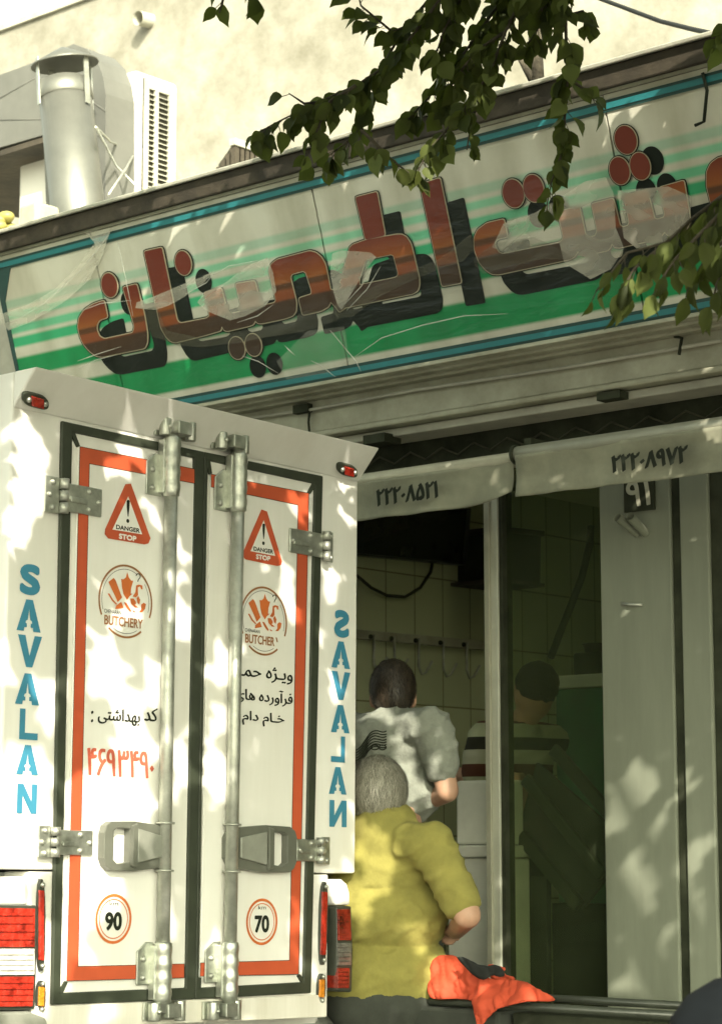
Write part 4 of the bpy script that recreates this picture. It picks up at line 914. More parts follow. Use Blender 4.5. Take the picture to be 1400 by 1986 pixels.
# ================================================================== BENCH AND CLOTH
YB = 6.02
bn = thing('bench', (-4.7, YB + .1, .12), 'low dark steel bench under the seated man, in front of the stone pillar', 'bench')
zr = on_y(1100, 1950, YB).z
MB().box(-5.6, -4.62, YB - .05, YB + .38, zr - .10, zr - .03).build('seat', trouser, bn, bevel=.012)
MB().tube([(-5.62, YB - .02, zr - .012), (-3.93, YB - .02, zr - .012)], .014, 10).build('rail', black_plastic, bn)
MB().tube([(-5.62, YB + .36, zr - .012), (-3.93, YB + .36, zr - .012)], .014, 10).build('rail', black_plastic, bn)
for x in (-5.58, -4.8, -3.95):
    for y in (YB - .0, YB + .34): MB().tube([(x, y, .121), (x, y, zr - .03)], .014, 8).build('leg', zinc_dull, bn)
MB().box(-4.60, -3.95, YB + .0, YB + .34, zr - .20, zr - .035).build('tray', dark_gap, bn, bevel=.006)
def cloth(pl, yf, nm, m, amp=.02):
    pl = smooth_poly(pl, 1); bm = bmesh.new(); f = bm.faces.new([bm.verts.new(on_y(x, y, yf(x, y))) for x, y in pl]); f.normal_update(); bmesh.ops.triangulate(bm, faces=[f])
    for _ in range(5): bmesh.ops.subdivide_edges(bm, edges=[e for e in bm.edges if e.calc_length() > .014], cuts=1); bmesh.ops.triangulate(bm, faces=bm.faces)
    for v in bm.verts: v.co.y += 1.3 * amp * noise.noise(v.co * 8) + amp * (1 - 2 * abs(noise.noise(v.co * 10))) * .7 + amp * .5 * (1 - 2.4 * abs(noise.noise(Vector((v.co.x * 30 + v.co.z * 18, v.co.z * 12, 2))))); v.co.z += amp * .3 * noise.noise(v.co * 12 + Vector((3, 3, 3)))
    me = bpy.data.meshes.new(nm); bm.to_mesh(me); bm.free(); me.materials.append(m)
    for p in me.polygons: p.use_smooth = True
    o = bpy.data.objects.new(nm, me); COL.objects.link(o); o.modifiers.new('s', 'SOLIDIFY').thickness = .004; return o
jk = thing('orange_jacket', on_y(950, 1950, YB), 'bright orange garment with a black strap thrown over the bench beside the seated man', 'jacket')
def reparent(o, p):
    o.data.transform(INV[p.name]); o.parent = p
o = cloth([(838, 1856), (886, 1856), (915, 1878), (940, 1898), (984, 1903), (1020, 1908), (1050, 1922), (1076, 1936), (1072, 1943), (1030, 1944), (985, 1950), (958, 1962), (936, 1980), (924, 2004), (914, 1960), (911, 1942), (870, 1940), (830, 1940), (825, 1902), (836, 1880)], lambda x, y: YB - .06 - .05 * (y > 1945) + .0006 * (1940 - y), 'cloth', orange_cloth); reparent(o, jk)
o = cloth([(936, 1872), (965, 1874), (981, 1878), (972, 1890), (996, 1899), (985, 1906), (950, 1902)], lambda x, y: YB + .03, 'collar', orange_cloth); reparent(o, jk)
o = cloth([(882, 1857), (900, 1856), (935, 1876), (962, 1872), (976, 1888), (972, 1898), (950, 1892), (938, 1902), (925, 1898)], lambda x, y: YB - .085, 'strap', webbing, .008); reparent(o, jk)
# dark rounded bollard cropped by the lower right corner
d = ray(1470, 1990).normalized(); Pb = CAM + d * 4.2
bo = thing('bollard', (Pb.x, Pb.y, 0), 'black domed bollard cut off by the lower right corner of the view', 'bollard')
R = .17; zt = Pb.z + .05
MB().lathe((Pb.x, Pb.y, .0), (0, 0, 1), [(0, 0), (R * .95, 0), (R * .95, zt - .12)], 36).build('shaft', matt_black, bo)
MB().lathe((Pb.x, Pb.y, zt - .118), (0, 0, 1), [(R, 0), (R, .03), (R * .93, .08), (R * .75, .12), (R * .45, .15), (0, .16)], 36).build('dome', matt_black, bo)

# ================================================================== PEOPLE
def blob(name, caps, m, parent, vox=.012, smooth=6, balls=(), noise_amp=0, nfreq=12, keep=None):
    """limbs (p0, r0, p1, r1) and ellipsoids fused into ONE continuous skin by voxel remeshing"""
    mb = MB()
    for p0, r0, p1, r1 in caps:
        mb.tube([p0, p1], [r0, r1], 16); mb.ball(p0, r0, 8); mb.ball(p1, r1, 8)
    for c, r, *R in balls:
        t = MB().ball((0, 0, 0), r, 10); M = (Matrix.Translation(c) @ (R[0].to_4x4() if R else Matrix.Identity(4))); mb.add([M @ v for v in t.v], t.f, True)
    o = mb.build('tmp', m, recalc=False)
    r = o.modifiers.new('r', 'REMESH'); r.mode = 'VOXEL'; r.voxel_size = vox
    s = o.modifiers.new('s', 'SMOOTH'); s.iterations = smooth; s.factor = .5
    bpy.context.view_layer.update(); me = bpy.data.meshes.new_from_object(o.evaluated_get(bpy.context.evaluated_depsgraph_get()))
    bpy.data.objects.remove(o)
    if noise_amp:
        for v in me.vertices:
            c = v.co; k = noise.noise(c * nfreq) + .5 * noise.noise(c * nfreq * 2.3)
            if nfreq < 20:
                q = Vector(((c.x + c.y) * 5 + c.z * 9, (c.x - c.y) * 4, c.z * 13 - (c.x + c.y) * 7)); wv = 1 - 2.6 * abs(noise.noise(q)); k = .7 * k + 1.5 * max(0, wv) ** 2
            v.co += v.normal * noise_amp * k
    if keep: keep(me)
    me.transform(INV[parent.name]); me.name = name; me.materials.clear(); me.materials.append(m)
    for p in me.polygons: p.use_smooth = True
    ob = bpy.data.objects.new(name, me); COL.objects.link(ob); ob.parent = parent; return ob
def hand(wrist, dirv, palm_n, s=1.0):
    """palm, four unequal bent fingers and a thumb, as capsules"""
    d = dirv.normalized(); n = palm_n.normalized(); sd = d.cross(n).normalized(); c = []
    for k in range(4):
        o = wrist + sd * (.028 - .0185 * k) * s; c.append((o + d * .01 * s, .016 * s, o + d * .085 * s, .0125 * s))
        L = (.068, .076, .072, .056)[k] * s; b = o + d * .09 * s; m1 = b + (d * .85 + n * .5).normalized() * L * .5; e = m1 + (d * .35 + n * .95).normalized() * L * .5
        c += [(b, .0095 * s, m1, .0088 * s), (m1, .0088 * s, e, .0075 * s)]
    b = wrist + sd * .036 * s + d * .03 * s; m1 = b + (sd * .7 + d * .7 + n * .2).normalized() * .045 * s; e = m1 + (d + n * .5).normalized() * .035 * s
    return c + [(b, .013 * s, m1, .011 * s), (m1, .011 * s, e, .009 * s)]
def face(c, f, up, r, parent, m):
    rt = f.cross(up).normalized()
    return [(c + f * r * .98 - up * r * .12, .016, c + f * r * 1.15 - up * r * .28, .019)]

def strand_mat(name, c0, c1):
    m = bpy.data.materials.new(name); m.use_nodes = True; N = m.node_tree.nodes; p = N['Principled BSDF']; p.inputs['Roughness'].default_value = .5
    gq = N.new('ShaderNodeNewGeometry'); c = N.new('ShaderNodeValToRGB'); c.color_ramp.elements[0].color = (*c0, 1); c.color_ramp.elements[1].color = (*c1, 1)
    m.node_tree.links.new(gq.outputs['Random Per Island'], c.inputs[0]); m.node_tree.links.new(c.outputs[0], p.inputs['Base Color']); return m
strand_grey = strand_mat('grey_hair_strand', (.14, .13, .10), (.42, .40, .33)); strand_dark = strand_mat('dark_hair_strand', (.014, .011, .007), (.055, .04, .025))
def strands(parent, hair, c, rad, F_, rot, m, n, ln, low, wdt=.0016, r=random.Random(3)):
    mb = MB(); Rr_ = Vector((F_.y, -F_.x, 0))
    for i in range(n):
        u = Vector((r.gauss(0, 1), r.gauss(0, 1), r.gauss(0, 1))).normalized()
        if u.z < low: continue
        if u.y > .45 and u.z < .35: continue
        p = rot @ Vector((u.x * rad[0], u.y * rad[1], u.z * rad[2])); nn = (rot @ Vector((u.x / rad[0], u.y / rad[1], u.z / rad[2]))).normalized()
        crownp = Vector((0, 0, 1)); d = (-ZZ * 1.0 - F_ * .35 * max(0, u.z) + Rr_ * r.gauss(0, .35) + F_ * r.gauss(0, .2)); d = (d - nn * d.dot(nn)); 
        if d.length < .01: continue
        d.normalize(); L = ln * r.uniform(.6, 1.3); w_ = nn.cross(d) * wdt; p0 = c + p * .97; a = p0 + d * L * .5 + nn * L * .22; b = p0 + d * L - ZZ * L * .12 + nn * L * r.uniform(-.02, .12)
        mb.add([p0 - w_, p0 + w_, a + w_ * .8, a - w_ * .8, b], [(0, 1, 2, 3), (3, 2, 4)], True)
    o = mb.build('strands', m, hair, recalc=False); return o

# stooping man in grey: seen from behind
Fd = Vector((-.62, .78, 0)).normalized(); Rr = Vector((Fd.y, -Fd.x, 0))
g1 = on_y(762, 1341, 6.45)
man = thing('person', (g1.x, 6.55, .12), 'person in grey printed T-shirt with short dark hair standing at the shop front', 'person')
hd_ = g1 + Vector((0, 0, -.01)); nk = on_y(762, 1385, 6.43)
ch_c = on_y(762, 1470, 6.42); pel = Vector((ch_c.x, ch_c.y, 0)) - Fd * .06 + Vector((0, 0, 1.02))
shR = on_y(838, 1412, 6.42); shL = nk - (shR - nk); shL.z = shR.z
elR = on_y(868, 1535, 6.44); haR = elR + Fd * .22 - Rr * .10 + Vector((0, 0, -.05)); elL = shL - Rr * .06 + Vector((0, 0, -.27)); haL = elL + Fd * .22 + Rr * .08 + Vector((0, 0, -.03))
hips = [pel + Rr * s * .09 for s in (1, -1)]; kn = [Vector((h.x, h.y, .60)) + Fd * .03 for h in hips]; an = [Vector((h.x, h.y, .22)) for h in hips]
caps = [(nk, .058, hd_ + Vector((0, 0, -.06)), .056), (nk - ZZ * .05, .075, pel, .13), (shR, .058, shL, .058), (shR, .052, elR, .042), (elR, .042, haR, .029), (shL, .052, elL, .042), (elL, .042, haL, .029)]
for i in range(2): caps += [(hips[i], .085, kn[i], .058), (kn[i], .056, an[i], .04), (an[i] - ZZ * .03, .04, an[i] + Fd * .15 - ZZ * .05, .033)]
caps += hand(haR, Fd - Rr * .35, Vector((0, 0, -1))) + hand(haL, Fd + Rr * .35, Vector((0, 0, -1)))
tilt = Matrix.Rotation(-.35, 3, Rr)
balls = [(hd_, (.078, .078, .115), Matrix.Identity(3)), (hd_ + Fd * .02 - ZZ * .01, (.074, .086, .10), Matrix.Rotation(math.atan2(Fd.y, Fd.x) - math.pi / 2, 3, 'Z'))]
for s in (1, -1): balls.append((hd_ + Rr * s * .079 - ZZ * .022 - Fd * .0, (.013, .02, .033), Matrix.Rotation(math.atan2(Fd.y, Fd.x) - math.pi / 2, 3, 'Z')))
caps += face(hd_, Fd, ZZ, .09, man, skin)
bd = blob('body', caps, skin, man, .008, 4, balls)
hm = blob('hair', [], hair_dark, man, .009, 3, [(hd_ + ZZ * .028 - Fd * .012, (.087, .092, .105), Matrix.Rotation(math.atan2(Fd.y, Fd.x) - math.pi / 2, 3, 'Z')), (hd_ - Fd * .045 - ZZ * .02, (.075, .05, .075), Matrix.Rotation(math.atan2(Fd.y, Fd.x) - math.pi / 2, 3, 'Z'))], .004, 40)
strands(man, hm, hd_ + ZZ * .02 - Fd * .012, (.088, .096, .112), Fd, Matrix.Rotation(math.atan2(Fd.y, Fd.x) - math.pi / 2, 3, 'Z'), strand_dark, 4500, .026, -.6, .0013)
slR = shR.lerp(elR, .58); slL = shL.lerp(elL, .58)
shirt = blob('shirt', [(nk - ZZ * .015, .066, nk - ZZ * .06, .10), (shR - Rr * .02, .073, shL + Rr * .02, .073), (ch_c + Rr * .08 + ZZ * .05, .115, ch_c - Rr * .08 + ZZ * .05, .115), (ch_c + Rr * .06 - ZZ * .12, .125, ch_c - Rr * .06 - ZZ * .12, .125), (pel + Rr * .06, .13, pel - Rr * .06, .13), (shR, .074, slR, .070), (shL, .074, slL, .070)], cloth_grey, man, .010, 5, (), .0075, 10)
blob('trousers', [(pel - ZZ * .04 + Rr * .05, .125, pel - ZZ * .04 - Rr * .05, .125)] + [q for i in range(2) for q in ((hips[i], .105, kn[i], .085), (kn[i], .085, an[i] + ZZ * .05, .075))], trouser, man, .014, 4, (), .004, 9)
# chest print on the back of the shirt: wavy lines, laid on by projection
def back_print(px, py):
    o = shirt; M = INV[man.name]; a = M @ CAM; dr = (M.to_3x3() @ ray(px, py)).normalized()
    ok, loc, nr, _ = o.ray_cast(a, dr); return (M.inverted() @ (loc + nr * .003), nr) if ok else (None, None)
pm = MB()
for j in range(7):
    pts = []
    for i in range(15):
        t = i / 14; px = 688 + t * 62; py = 1448 - 36 * t + 10 * math.sin(t * 7 + .8) * (1 - t * .3) + j * 5.0
        p, n = back_print(px, py)
        if p: pts.append(p)
    if len(pts) > 3: pm.tube(pts, .0022, 4)
for cx in (727, 742):
    pts = []
    for i in range(13):
        p, n = back_print(cx + 7 * math.cos(i * math.pi / 6), 1450 + 5 * math.sin(i * math.pi / 6))
        if p: pts.append(p)
    if len(pts) > 5: pm.tube(pts, .0022, 4)
if pm.v: pm.build('shirt_print', ink, shirt)

# seated man in yellow
YY = 5.97
g2 = on_y(733, 1534, YY); zs = zr - .03
Fd2 = Vector((-.55, .835, 0)).normalized(); R2 = Vector((Fd2.y, -Fd2.x, 0)); rot2 = Matrix.Rotation(math.atan2(Fd2.y, Fd2.x) - math.pi / 2, 3, 'Z')
ym = thing('person', (g2.x, YY, .12), 'heavy grey haired person in a yellow T-shirt seated with back turned beside the truck', 'person')
hd2 = g2; nk2 = on_y(745, 1583, YY); pel2 = on_y(745, 1905, YY + .02)
shR2 = on_y(838, 1640, YY); shL2 = nk2 - (shR2 - nk2); shL2.z = shR2.z
elR2 = on_y(906, 1776, YY + .01); haR2 = elR2 + Fd2 * .22 - R2 * .06 + Vector((0, 0, -.06)); elL2 = shL2 - R2 * .08 - ZZ * .27; haL2 = elL2 + Fd2 * .22 + R2 * .06 - ZZ * .04
hp2 = [pel2 + R2 * s * .10 - ZZ * .02 for s in (1, -1)]; kn2 = [h + Fd2 * .42 + R2 * s * .05 for h, s in zip(hp2, (1, -1))]; an2 = [Vector((k.x, k.y, .21)) + Fd2 * .02 for k in kn2]
caps = [(nk2, .066, hd2 - ZZ * .06, .06), (nk2 - ZZ * .08, .085, pel2, .095), (shR2, .068, shL2, .068), (shR2, .06, elR2, .048), (elR2, .046, haR2, .032), (shL2, .06, elL2, .048), (elL2, .046, haL2, .032)]
for i in range(2): caps += [(hp2[i], .10, kn2[i], .07), (kn2[i], .068, an2[i], .045), (an2[i] - ZZ * .03, .042, an2[i] + Fd2 * .15 - ZZ * .05, .035)]
caps += hand(haR2, Fd2 - R2 * .25, -ZZ) + hand(haL2, Fd2 + R2 * .25, -ZZ) + face(hd2, Fd2, ZZ, .095, ym, skin)
balls = [(hd2, (.086, .098, .118), rot2)] + [(hd2 + R2 * s * .088 - ZZ * .02, (.014, .022, .035), rot2) for s in (1, -1)]
blob('body', caps, skin, ym, .009, 4, balls)
hy = blob('hair', [], hair_grey, ym, .009, 2, [(hd2 + ZZ * .014 - Fd2 * .015, (.094, .102, .098), rot2), (hd2 - Fd2 * .05 - ZZ * .045, (.09, .055, .075), rot2)], .009, 30)
strands(ym, hy, hd2 + ZZ * .006 - Fd2 * .02, (.098, .109, .108), Fd2, rot2, strand_grey, 9500, .048, -.9, .0013)
slR2 = shR2.lerp(elR2, .80); slL2 = shL2.lerp(elL2, .80)
m2 = (nk2 + pel2) / 2
MB().tube([nk2 - ZZ * .004 + (R2 * math.cos(t_) * .080 + Fd2 * math.sin(t_) * .088) - ZZ * .014 * math.sin(t_) for t_ in [2 * math.pi * k_ / 28 for k_ in range(29)]], .009, 8).build('collar', cloth_yellow, ym)
blob('shirt', [(nk2 - ZZ * .0, .075, nk2 - ZZ * .07, .13), (shR2 - R2 * .03, .078, shL2 + R2 * .03, .078), (m2 + R2 * .06 + ZZ * .10, .135, m2 - R2 * .06 + ZZ * .10, .135), (m2 + R2 * .085 - ZZ * .05, .145, m2 - R2 * .085 - ZZ * .05, .145),
     (pel2 + R2 * .085 + ZZ * .02, .15, pel2 - R2 * .085 + ZZ * .02, .15), (shR2, .078, slR2, .066), (shL2, .078, slL2, .066)], cloth_yellow, ym, .011, 5, (), .0065, 11)
blob('trousers', [(pel2 - ZZ * .05 + R2 * .08, .14, pel2 - ZZ * .05 - R2 * .08, .14)] + [q for i in range(2) for q in ((hp2[i], .12, kn2[i], .09), (kn2[i], .088, an2[i] + ZZ * .05, .075))], trouser, ym, .014, 4, (), .004, 9)

# third person, in stripes behind the window post, turned to the left
Y3 = 7.42
F3 = Vector((-.95, .3, 0)).normalized(); R3 = Vector((F3.y, -F3.x, 0)); rot3 = Matrix.Rotation(math.atan2(F3.y, F3.x) - math.pi / 2, 3, 'Z')
hd3 = on_y(1035, 1345, Y3); bw = thing('person', (hd3.x, Y3, .16), 'dark haired person in a striped shirt working behind the window post', 'person')
nk3 = on_y(1005, 1408, Y3); pel3 = Vector((nk3.x - .06, nk3.y, 1.0))
pel3 = on_y(985, 1640, Y3)
shF = nk3 + R3 * .17 - ZZ * .06; shB = nk3 - R3 * .17 - ZZ * .06
elF = on_y(985, 1520, Y3 - .12); haF = on_y(880, 1500, Y3 - .05); elB = shB - ZZ * .22 + F3 * .1; haB = haF + Vector((.0, .1, .0))
hp3 = [pel3 + R3 * s * .09 for s in (1, -1)]; kn3 = [Vector((h.x, h.y, .56)) for h in hp3]; an3 = [Vector((h.x, h.y, .24)) for h in hp3]
caps = [(nk3, .055, hd3 - ZZ * .06, .055), (nk3 - ZZ * .05, .08, pel3, .13), (shF, .06, shB, .06), (shF, .052, elF, .042), (elF, .042, haF, .03), (shB, .052, elB, .042), (elB, .042, haB, .03)]
for i in range(2): caps += [(hp3[i], .085, kn3[i], .06), (kn3[i], .058, an3[i], .042), (an3[i] - ZZ * .03, .04, an3[i] + F3 * .14 - ZZ * .045, .033)]
caps += hand(haF, F3, -ZZ) + hand(haB, F3, -ZZ) + face(hd3, F3, ZZ, .09, bw, skin)
blob('body', caps, skin, bw, .009, 4, [(hd3, (.08, .095, .115), rot3)] + [(hd3 + R3 * s * .08 - ZZ * .02, (.013, .02, .033), rot3) for s in (1, -1)])
blob('hair', [], hair_dark, bw, .009, 3, [(hd3 + ZZ * .035 - F3 * .025, (.09, .10, .10), rot3)], .004, 40)
sm_ = ramp_z('striped_jersey', [(0, (.4, .4, .3)), (1, (.4, .4, .3))], .95, .1)
e = [n for n in sm_.node_tree.nodes if n.type == 'VALTORGB'][0].color_ramp; e.interpolation = 'CONSTANT'
while len(e.elements) > 1: e.elements.remove(e.elements[-1])
cs = [(.42, .42, .32), (.035, .035, .025), (.36, .38, .26), (.10, .04, .025)]
e.elements[0].color = (*cs[0], 1)
for k in range(1, 30): el = e.elements.new(k / 30); el.color = (*cs[k % 4], 1)
for nd in sm_.node_tree.nodes:
    if nd.type == 'MATH' and nd.operation == 'DIVIDE': nd.inputs[1].default_value = 1.65
m3 = (nk3 + pel3) / 2
blob('shirt', [(nk3 - ZZ * .02, .064, nk3 - ZZ * .07, .11), (shF, .075, shB, .075), (m3 + R3 * .05 + ZZ * .08, .13, m3 - R3 * .05 + ZZ * .08, .13), (pel3 + R3 * .05, .135, pel3 - R3 * .05, .135), (shF, .075, shF.lerp(elF, .6), .068), (shB, .075, shB.lerp(elB, .6), .068)], sm_, bw, .012, 5, (), .004, 10)
blob('trousers', [(pel3 - ZZ * .05 + R3 * .05, .125, pel3 - ZZ * .05 - R3 * .05, .125)] + [q for i in range(2) for q in ((hp3[i], .105, kn3[i], .085), (kn3[i], .085, an3[i] + ZZ * .05, .075))], trouser, bw, .014, 4)

# ================================================================== STREET TREE
leaf_m = bpy.data.materials.new('leaf'); leaf_m.use_nodes = True
N = leaf_m.node_tree.nodes; Lk = leaf_m.node_tree.links; p = N['Principled BSDF']; p.inputs['Roughness'].default_value = .6; p.inputs['Specular IOR Level'].default_value = .25
geo = N.new('ShaderNodeNewGeometry'); cr = N.new('ShaderNodeValToRGB'); cr.color_ramp.elements[0].color = (.022, .031, .006, 1); cr.color_ramp.elements[1].color = (.068, .082, .017, 1); cr.color_ramp.elements[1].position = .8; e9 = cr.color_ramp.elements.new(.93); e9.color = (.13, .16, .045, 1)
Lk.new(geo.outputs['Random Per Island'], cr.inputs[0]); Lk.new(cr.outputs[0], p.inputs['Base Color'])
tl_ = N.new('ShaderNodeBsdfTranslucent'); tl_.inputs[0].default_value = (.10, .14, .015, 1); mx = N.new('ShaderNodeMixShader'); mx.inputs[0].default_value = .3
Lk.new(p.outputs[0], mx.inputs[1]); Lk.new(tl_.outputs[0], mx.inputs[2]); Lk.new(mx.outputs[0], N['Material Output'].inputs[0])
tree = thing('street_tree', (3.2, 1.3, 0), 'leafy street tree whose branches hang over the sign and dapple the truck', 'tree')
LEAF = [(0, 0), (.20, .10), (.40, .30), (.46, .52), (.34, .76), (.16, .90), (0, 1.08)]
def leaf(mb, p, d, n, s, lob=0.0, wd=1.0):
    d = d.normalized(); n = (n - d * n.dot(d)).normalized(); sd = d.cross(n) * wd; vs = []; k = len(LEAF); cu = rnd.uniform(.05, .5)
    mid = [p + d * (b * s) - n * (s * cu * b * b) for a, b in LEAF]
    Lf = [p + d * (b * s) + sd * (a * s * (1 + lob * math.sin(9 * b))) + n * (a * s * .35 - s * cu * b * b) for a, b in LEAF]
    Rg = [p + d * (b * s) - sd * (a * s * (1 - lob * math.sin(8 * b))) + n * (a * s * .35 - s * cu * b * b) for a, b in LEAF]
    vs = mid + Lf + Rg; fs = []
    for i in range(k - 1): fs += [(i, i + 1, k + i + 1, k + i), (i + 1, i, 2 * k + i, 2 * k + i + 1)]
    mb.add(vs, fs, True)
def leaf_lo(mb, p, d, n, s):
    d = d.normalized(); n = (n - d * n.dot(d)).normalized(); sd = d.cross(n)
    mb.add([p, p + d * s * .35 + sd * s * .36, p + d * s * .8 + sd * s * .25, p + d * s * 1.1, p + d * s * .8 - sd * s * .25, p + d * s * .35 - sd * s * .36], [(0, 1, 2, 3), (0, 3, 4, 5)])
# sun-plane coordinates: where the crown must leave a gap for a patch of light
UA = Vector((TOSUN.y, -TOSUN.x, 0)).normalized() * -1; UB = (ZZ - TOSUN * TOSUN.z).normalized()
def ab(P): return P.dot(UA), P.dot(UB)
LIT = []
def lit(plane, lst):
    for cx, cy, rx, ry, *an_ in lst:
        th = math.radians(an_[0]) if an_ else 0; ux, uy, vx, vy = rx * math.cos(th), rx * math.sin(th), -ry * math.sin(th), ry * math.cos(th)
        if plane == 'T': f = lambda x, y: TM @ T(x, y, .01)
        else: f = lambda x, y, yy=plane: on_y(x, y, yy)
        c = f(cx, cy); LIT.append((ab(c), [a - b for a, b in zip(ab(f(cx + ux, cy + uy)), ab(c))], [a - b for a, b in zip(ab(f(cx + vx, cy + vy)), ab(c))]))
lit('T', [(40, 845, 24, 55), (80, 930, 18, 70), (30, 1010, 14, 80), (262, 868, 30, 24), (362, 888, 14, 22), (255, 838, 22, 8), (200, 1285, 30, 70), (232, 1320, 12, 25), (290, 1335, 14, 45), (250, 1192, 30, 16), (350, 1105, 12, 50), (347, 1200, 12, 60), (15, 1290, 12, 32),
    (95, 1370, 15, 60), (50, 1520, 62, 70), (50, 1630, 62, 80), (240, 1430, 12, 50), (190, 1520, 40, 40), (225, 1600, 80, 90), (290, 1470, 20, 40), (170, 1720, 50, 60), (350, 1490, 12, 70), (416, 1520, 16, 70), (395, 1480, 6, 40), (407, 1303, 9, 15), (435, 1290, 8, 40),
    (556, 1125, 7, 40), (572, 1185, 6, 30), (648, 1128, 16, 36), (632, 1120, 8, 16), (678, 950, 9, 24), (684, 995, 8, 22), (664, 968, 6, 24), (590, 985, 10, 32), (550, 968, 12, 8), (635, 1215, 6, 16), (30, 1860, 60, 130), (140, 1820, 30, 50), (200, 1962, 26, 20), (110, 1900, 20, 40),
    (415, 1400, 8, 20), (495, 1465, 8, 18), (510, 930, 14, 6), (640, 1690, 10, 20), (660, 1730, 14, 22), (572, 1800, 8, 40), (590, 1880, 8, 12), (420, 1850, 8, 30), (655, 1340, 8, 14), (330, 1780, 10, 40), (300, 1010, 6, 10), (240, 905, 22, 26)])
lit(6.36, [(722, 1390, 28, 30), (775, 1420, 24, 22), (800, 1405, 10, 16), (785, 1470, 16, 30), (800, 1520, 14, 30), (850, 1505, 20, 26)])
lit(5.82, [(720, 1640, 22, 25), (768, 1633, 13, 14), (750, 1682, 20, 19), (690, 1745, 26, 45), (735, 1592, 30, 12), (700, 1600, 18, 12), (864, 1662, 10, 20), (895, 1735, 12, 25), (855, 1792, 16, 26), (830, 1762, 8, 20), (895, 1840, 8, 18), (900, 1775, 12, 18)])
lit(5.96, [(838, 1925, 13, 13), (880, 1904, 20, 6), (940, 1925, 15, 6), (1030, 1930, 16, 8)])
lit(6.7, [(1218, 1548, 62, 20, 122), (1245, 1528, 24, 12), (1195, 1560, 14, 40), (1285, 1583, 62, 6, 122), (1312, 1545, 30, 5, 122), (1200, 1735, 50, 10, 115), (1268, 1738, 46, 10, 118), (1240, 1700, 44, 5, 122), (1225, 1770, 40, 4, 122), (1257, 1898, 66, 15, 115), (1215, 1880, 50, 4, 122), (1310, 1790, 40, 6, 118), (1240, 1640, 40, 3, 122), (1340, 1690, 9, 40), (1350, 1800, 13, 46), (1353, 1625, 5, 8), (1365, 1670, 5, 9)])
lit(6.75, [(975, 1850, 10, 40)])
lit(6.28, [(1385, 838, 24, 9), (1210, 915, 10, 10), (1310, 925, 8, 16), (1040, 900, 6, 20), (985, 905, 6, 14)])
INVE = []
for c, u, v in LIT:
    det = u[0] * v[1] - u[1] * v[0]
    if abs(det) > 1e-9: INVE.append((c, u, v, det))
CELL = .25; GRID = {}
for it in INVE:
    c, u, v, _ = it; r = max(abs(u[0]) + abs(v[0]), abs(u[1]) + abs(v[1])) + .08
    for i in range(int((c[0] - r) // CELL), int((c[0] + r) // CELL) + 1):
        for j in range(int((c[1] - r) // CELL), int((c[1] + r) // CELL) + 1): GRID.setdefault((i, j), []).append(it)
def in_lit(a, b, grow):
    for c, u, v, det in GRID.get((int(a // CELL), int(b // CELL)), ()):
        x, y = a - c[0], b - c[1]; s = (x * v[1] - y * v[0]) / det; t = (u[0] * y - u[1] * x) / det
        lu = math.hypot(*u); lv = math.hypot(*v)
        if (s / (1 + grow / lu)) ** 2 + (t / (1 + grow / lv)) ** 2 < 1: return True
    return False
pa, pb = ab(SM @ Vector((-7.5, 0, .86))), ab(SM @ Vector((-2.4, 0, .86)))
def top_b(a): return pa[1] + (pb[1] - pa[1]) * (a - pa[0]) / (pb[0] - pa[0])
crown = MB(); cnt = 0
CELLW = .035; miss = 0
for i in range(int(4.8 / CELLW) * int(5.6 / CELLW)):
    a = -1.2 + (i % int(4.8 / CELLW) + rnd.random()) * CELLW; b = 2.9 + (i // int(4.8 / CELLW) + rnd.random()) * CELLW
    if b > top_b(a) - .06 + .07 * noise.noise((a * 2.2, 0, 0)): continue
    if in_lit(a, b, .024): continue
    P0 = UA * a + UB * b; ok = False
    for tr_ in range(14):
        z = 2.9 + tr_ * .3 + rnd.uniform(0, .5); P = P0 + TOSUN * ((z - P0.z) / TOSUN.z)
        if P.y > 5.7 and z < 4.6: continue
        q = proj(P)
        if q and -130 < q[0] < 1530 and -130 < q[1] < 2150: continue
        ok = True; break
    if not ok: miss += 1; continue
    n = (TOSUN + Vector((rnd.gauss(0, .33), rnd.gauss(0, .33), rnd.gauss(0, .33)))).normalized(); d = n.orthogonal(); d.rotate(Matrix.Rotation(rnd.uniform(0, 6.28), 3, n))
    s = rnd.uniform(.08, .105)
    leaf_lo(crown, P - d * s * .5, d, n, s); cnt += 1
print('crown leaves', cnt, 'unplaced', miss)
crown.build('crown', leaf_m, tree, recalc=False)
MB().tube([(3.2, 1.3, 0), (3.15, 1.35, 1.2), (3.0, 1.45, 2.4), (2.7, 1.6, 3.3)], [.17, .14, .12, .10], 16).build('trunk', bark, tree)
g = MB()
for e in ((.2, 2.6, 5.2), (-1.6, 3.2, 5.6), (1.2, 1.0, 5.6), (-2.2, 2.0, 6.0), (.6, 3.6, 4.6)):
    a = Vector((2.7, 1.6, 3.3)); e = Vector(e); m = (a + e) / 2 + Vector((0, 0, .35)); g.tube([a, m, e], [.08, .05, .018], 8)
g.build('limb', bark, tree)
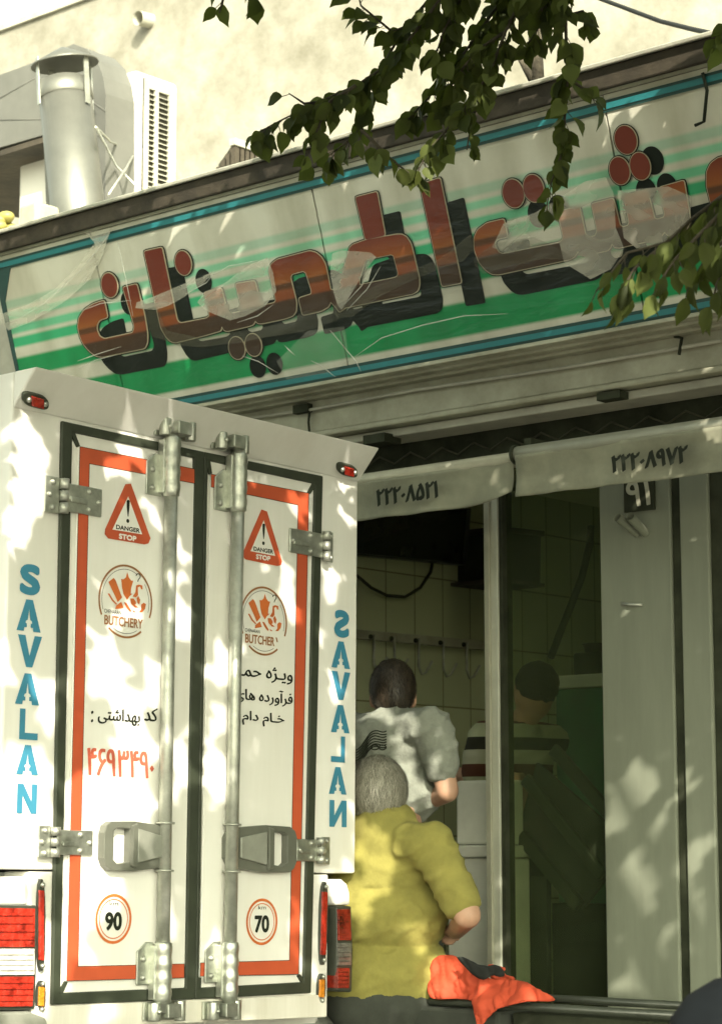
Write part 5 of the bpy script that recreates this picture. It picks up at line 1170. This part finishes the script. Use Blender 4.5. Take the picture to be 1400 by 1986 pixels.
# branches that hang into the picture in front of the sign
def at(px, py, dep): return CAM + ray(px, py) * dep
twig = MB(); fol = MB()
def strand(pts, dep, step=20, size=(.038, .070), droop=.7, dens=1.0, r0=.006, wd=1.0):
    P = [at(x, y, dep + (q[0] if q else 0)) for x, y, *q in pts]
    twig.tube(P, [r0 + (.0018 - r0) * i / (len(P) - 1) for i in range(len(P))], 6)
    acc = 0
    for i in range(len(P) - 1):
        a, b = P[i], P[i + 1]; L = (b - a).length; n = max(1, int(L / (step * .72 / 660 * dep / 6.5)))
        for k in range(n):
            for rep in range(2 if rnd.random() < dens - 1 else 1):
                if rnd.random() > dens: continue
                o = a.lerp(b, (k + rnd.random()) / n); ax = (b - a).normalized(); acc += 1
                side = RT * rnd.uniform(-1, 1) + FW * rnd.uniform(-.7, .7)
                d = (side * .8 + ax * .5 - ZZ * droop * rnd.uniform(.4, 1.4)).normalized(); nr = (ZZ * .5 - FW * rnd.uniform(.2, 1) + RT * rnd.uniform(-.8, .8)).normalized()
                st = o + d * rnd.uniform(.012, .035); twig.tube([o, st], .0012, 4, cap=False); leaf(fol, st, d, nr, rnd.uniform(*size), rnd.uniform(0, .14), wd * rnd.uniform(.75, 1.1))
D0 = 6.7
strand([(1010, -160), (900, -60), (820, 40), (760, 120), (690, 165), (600, 205), (530, 240), (490, 262)], D0, 14, dens=1.5)
strand([(690, 165), (640, 195), (620, 240), (600, 290)], D0 - .05, 16, dens=1.3)
strand([(640, 195), (590, 200), (560, 180)], D0, 18, dens=1)
strand([(820, 40), (760, 60), (700, 10), (690, -30)], D0 + .1, 16, dens=1.3)
strand([(1060, -160), (1000, -40), (930, 60), (880, 130), (830, 190), (790, 230)], D0 + .1, 12, dens=1.6)
strand([(1060, -160), (1030, -40), (980, 60), (950, 140), (900, 210), (840, 280), (810, 330)], D0 - .1, 13, dens=1.4)
strand([(980, 60), (920, 100), (870, 170), (850, 215)], D0, 13, dens=1.5)
strand([(900, -80), (830, 0), (780, 60), (740, 130), (720, 190), (690, 260), (620, 315)], D0 + .15, 15, dens=1.2)
strand([(1100, -160), (1060, -20), (1040, 60), (1020, 90)], D0, 12, dens=1.6)
strand([(960, -120), (900, -20), (860, 60), (840, 120)], D0, 12, dens=1.6)
strand([(1100, -100), (1096, 0), (1098, 90), (1100, 160), (1095, 230), (1092, 290), (1070, 350), (1060, 400)], D0 - .15, 15, dens=1.3)
strand([(1098, 30), (1130, 20), (1150, 40)], D0 - .1, 16, dens=1.2)
strand([(1100, 150), (1130, 170), (1150, 190)], D0 - .1, 16, dens=1.2)
strand([(700, 250), (760, 310), (800, 340)], D0 - .1, 18, dens=1.1)
strand([(950, 140), (915, 230), (905, 290)], D0, 24, dens=.9)
strand([(440, -40), (432, 0), (425, 25)], D0, 20, dens=1); strand([(500, -50), (490, -10)], D0, 14, dens=1.2); strand([(1420, 20), (1392, 60), (1390, 90)], D0, 18, dens=1.2)
D1 = 5.3
strand([(1480, 320), (1400, 380), (1340, 425), (1290, 470), (1230, 520), (1190, 590)], D1, 17, (.045, .07), 1.7, 1.2, .006, .75)
strand([(1480, 350), (1400, 410), (1350, 460), (1310, 500), (1270, 560)], D1 - .15, 17, (.045, .07), 1.7, 1.2, .006, .75)
strand([(1490, 400), (1420, 450), (1370, 500), (1330, 560)], D1 + .1, 17, (.045, .07), 1.7, 1.2, .006, .75)
strand([(1480, 450), (1420, 500), (1390, 550), (1380, 590)], D1, 17, (.045, .065), 1.5, 1.1, .006, .75)
strand([(1290, 470), (1215, 490), (1155, 565)], D1, 26, (.04, .055), 1.7, .9, .004, .6)
tb2 = twig.build('twig', bark, tree, recalc=False); fol.build('hanging_leaves', leaf_m, tree, recalc=False)
g = MB().tube([at(1036, 20, 8.2), at(1038, 90, 8.2), at(1042, 165, 8.2)], [.022, .026, .028], 8); g.tube([at(1010, 105, 8.2), at(1040, 165, 8.2)], .02, 8)
g.build('bough', bark, tree)
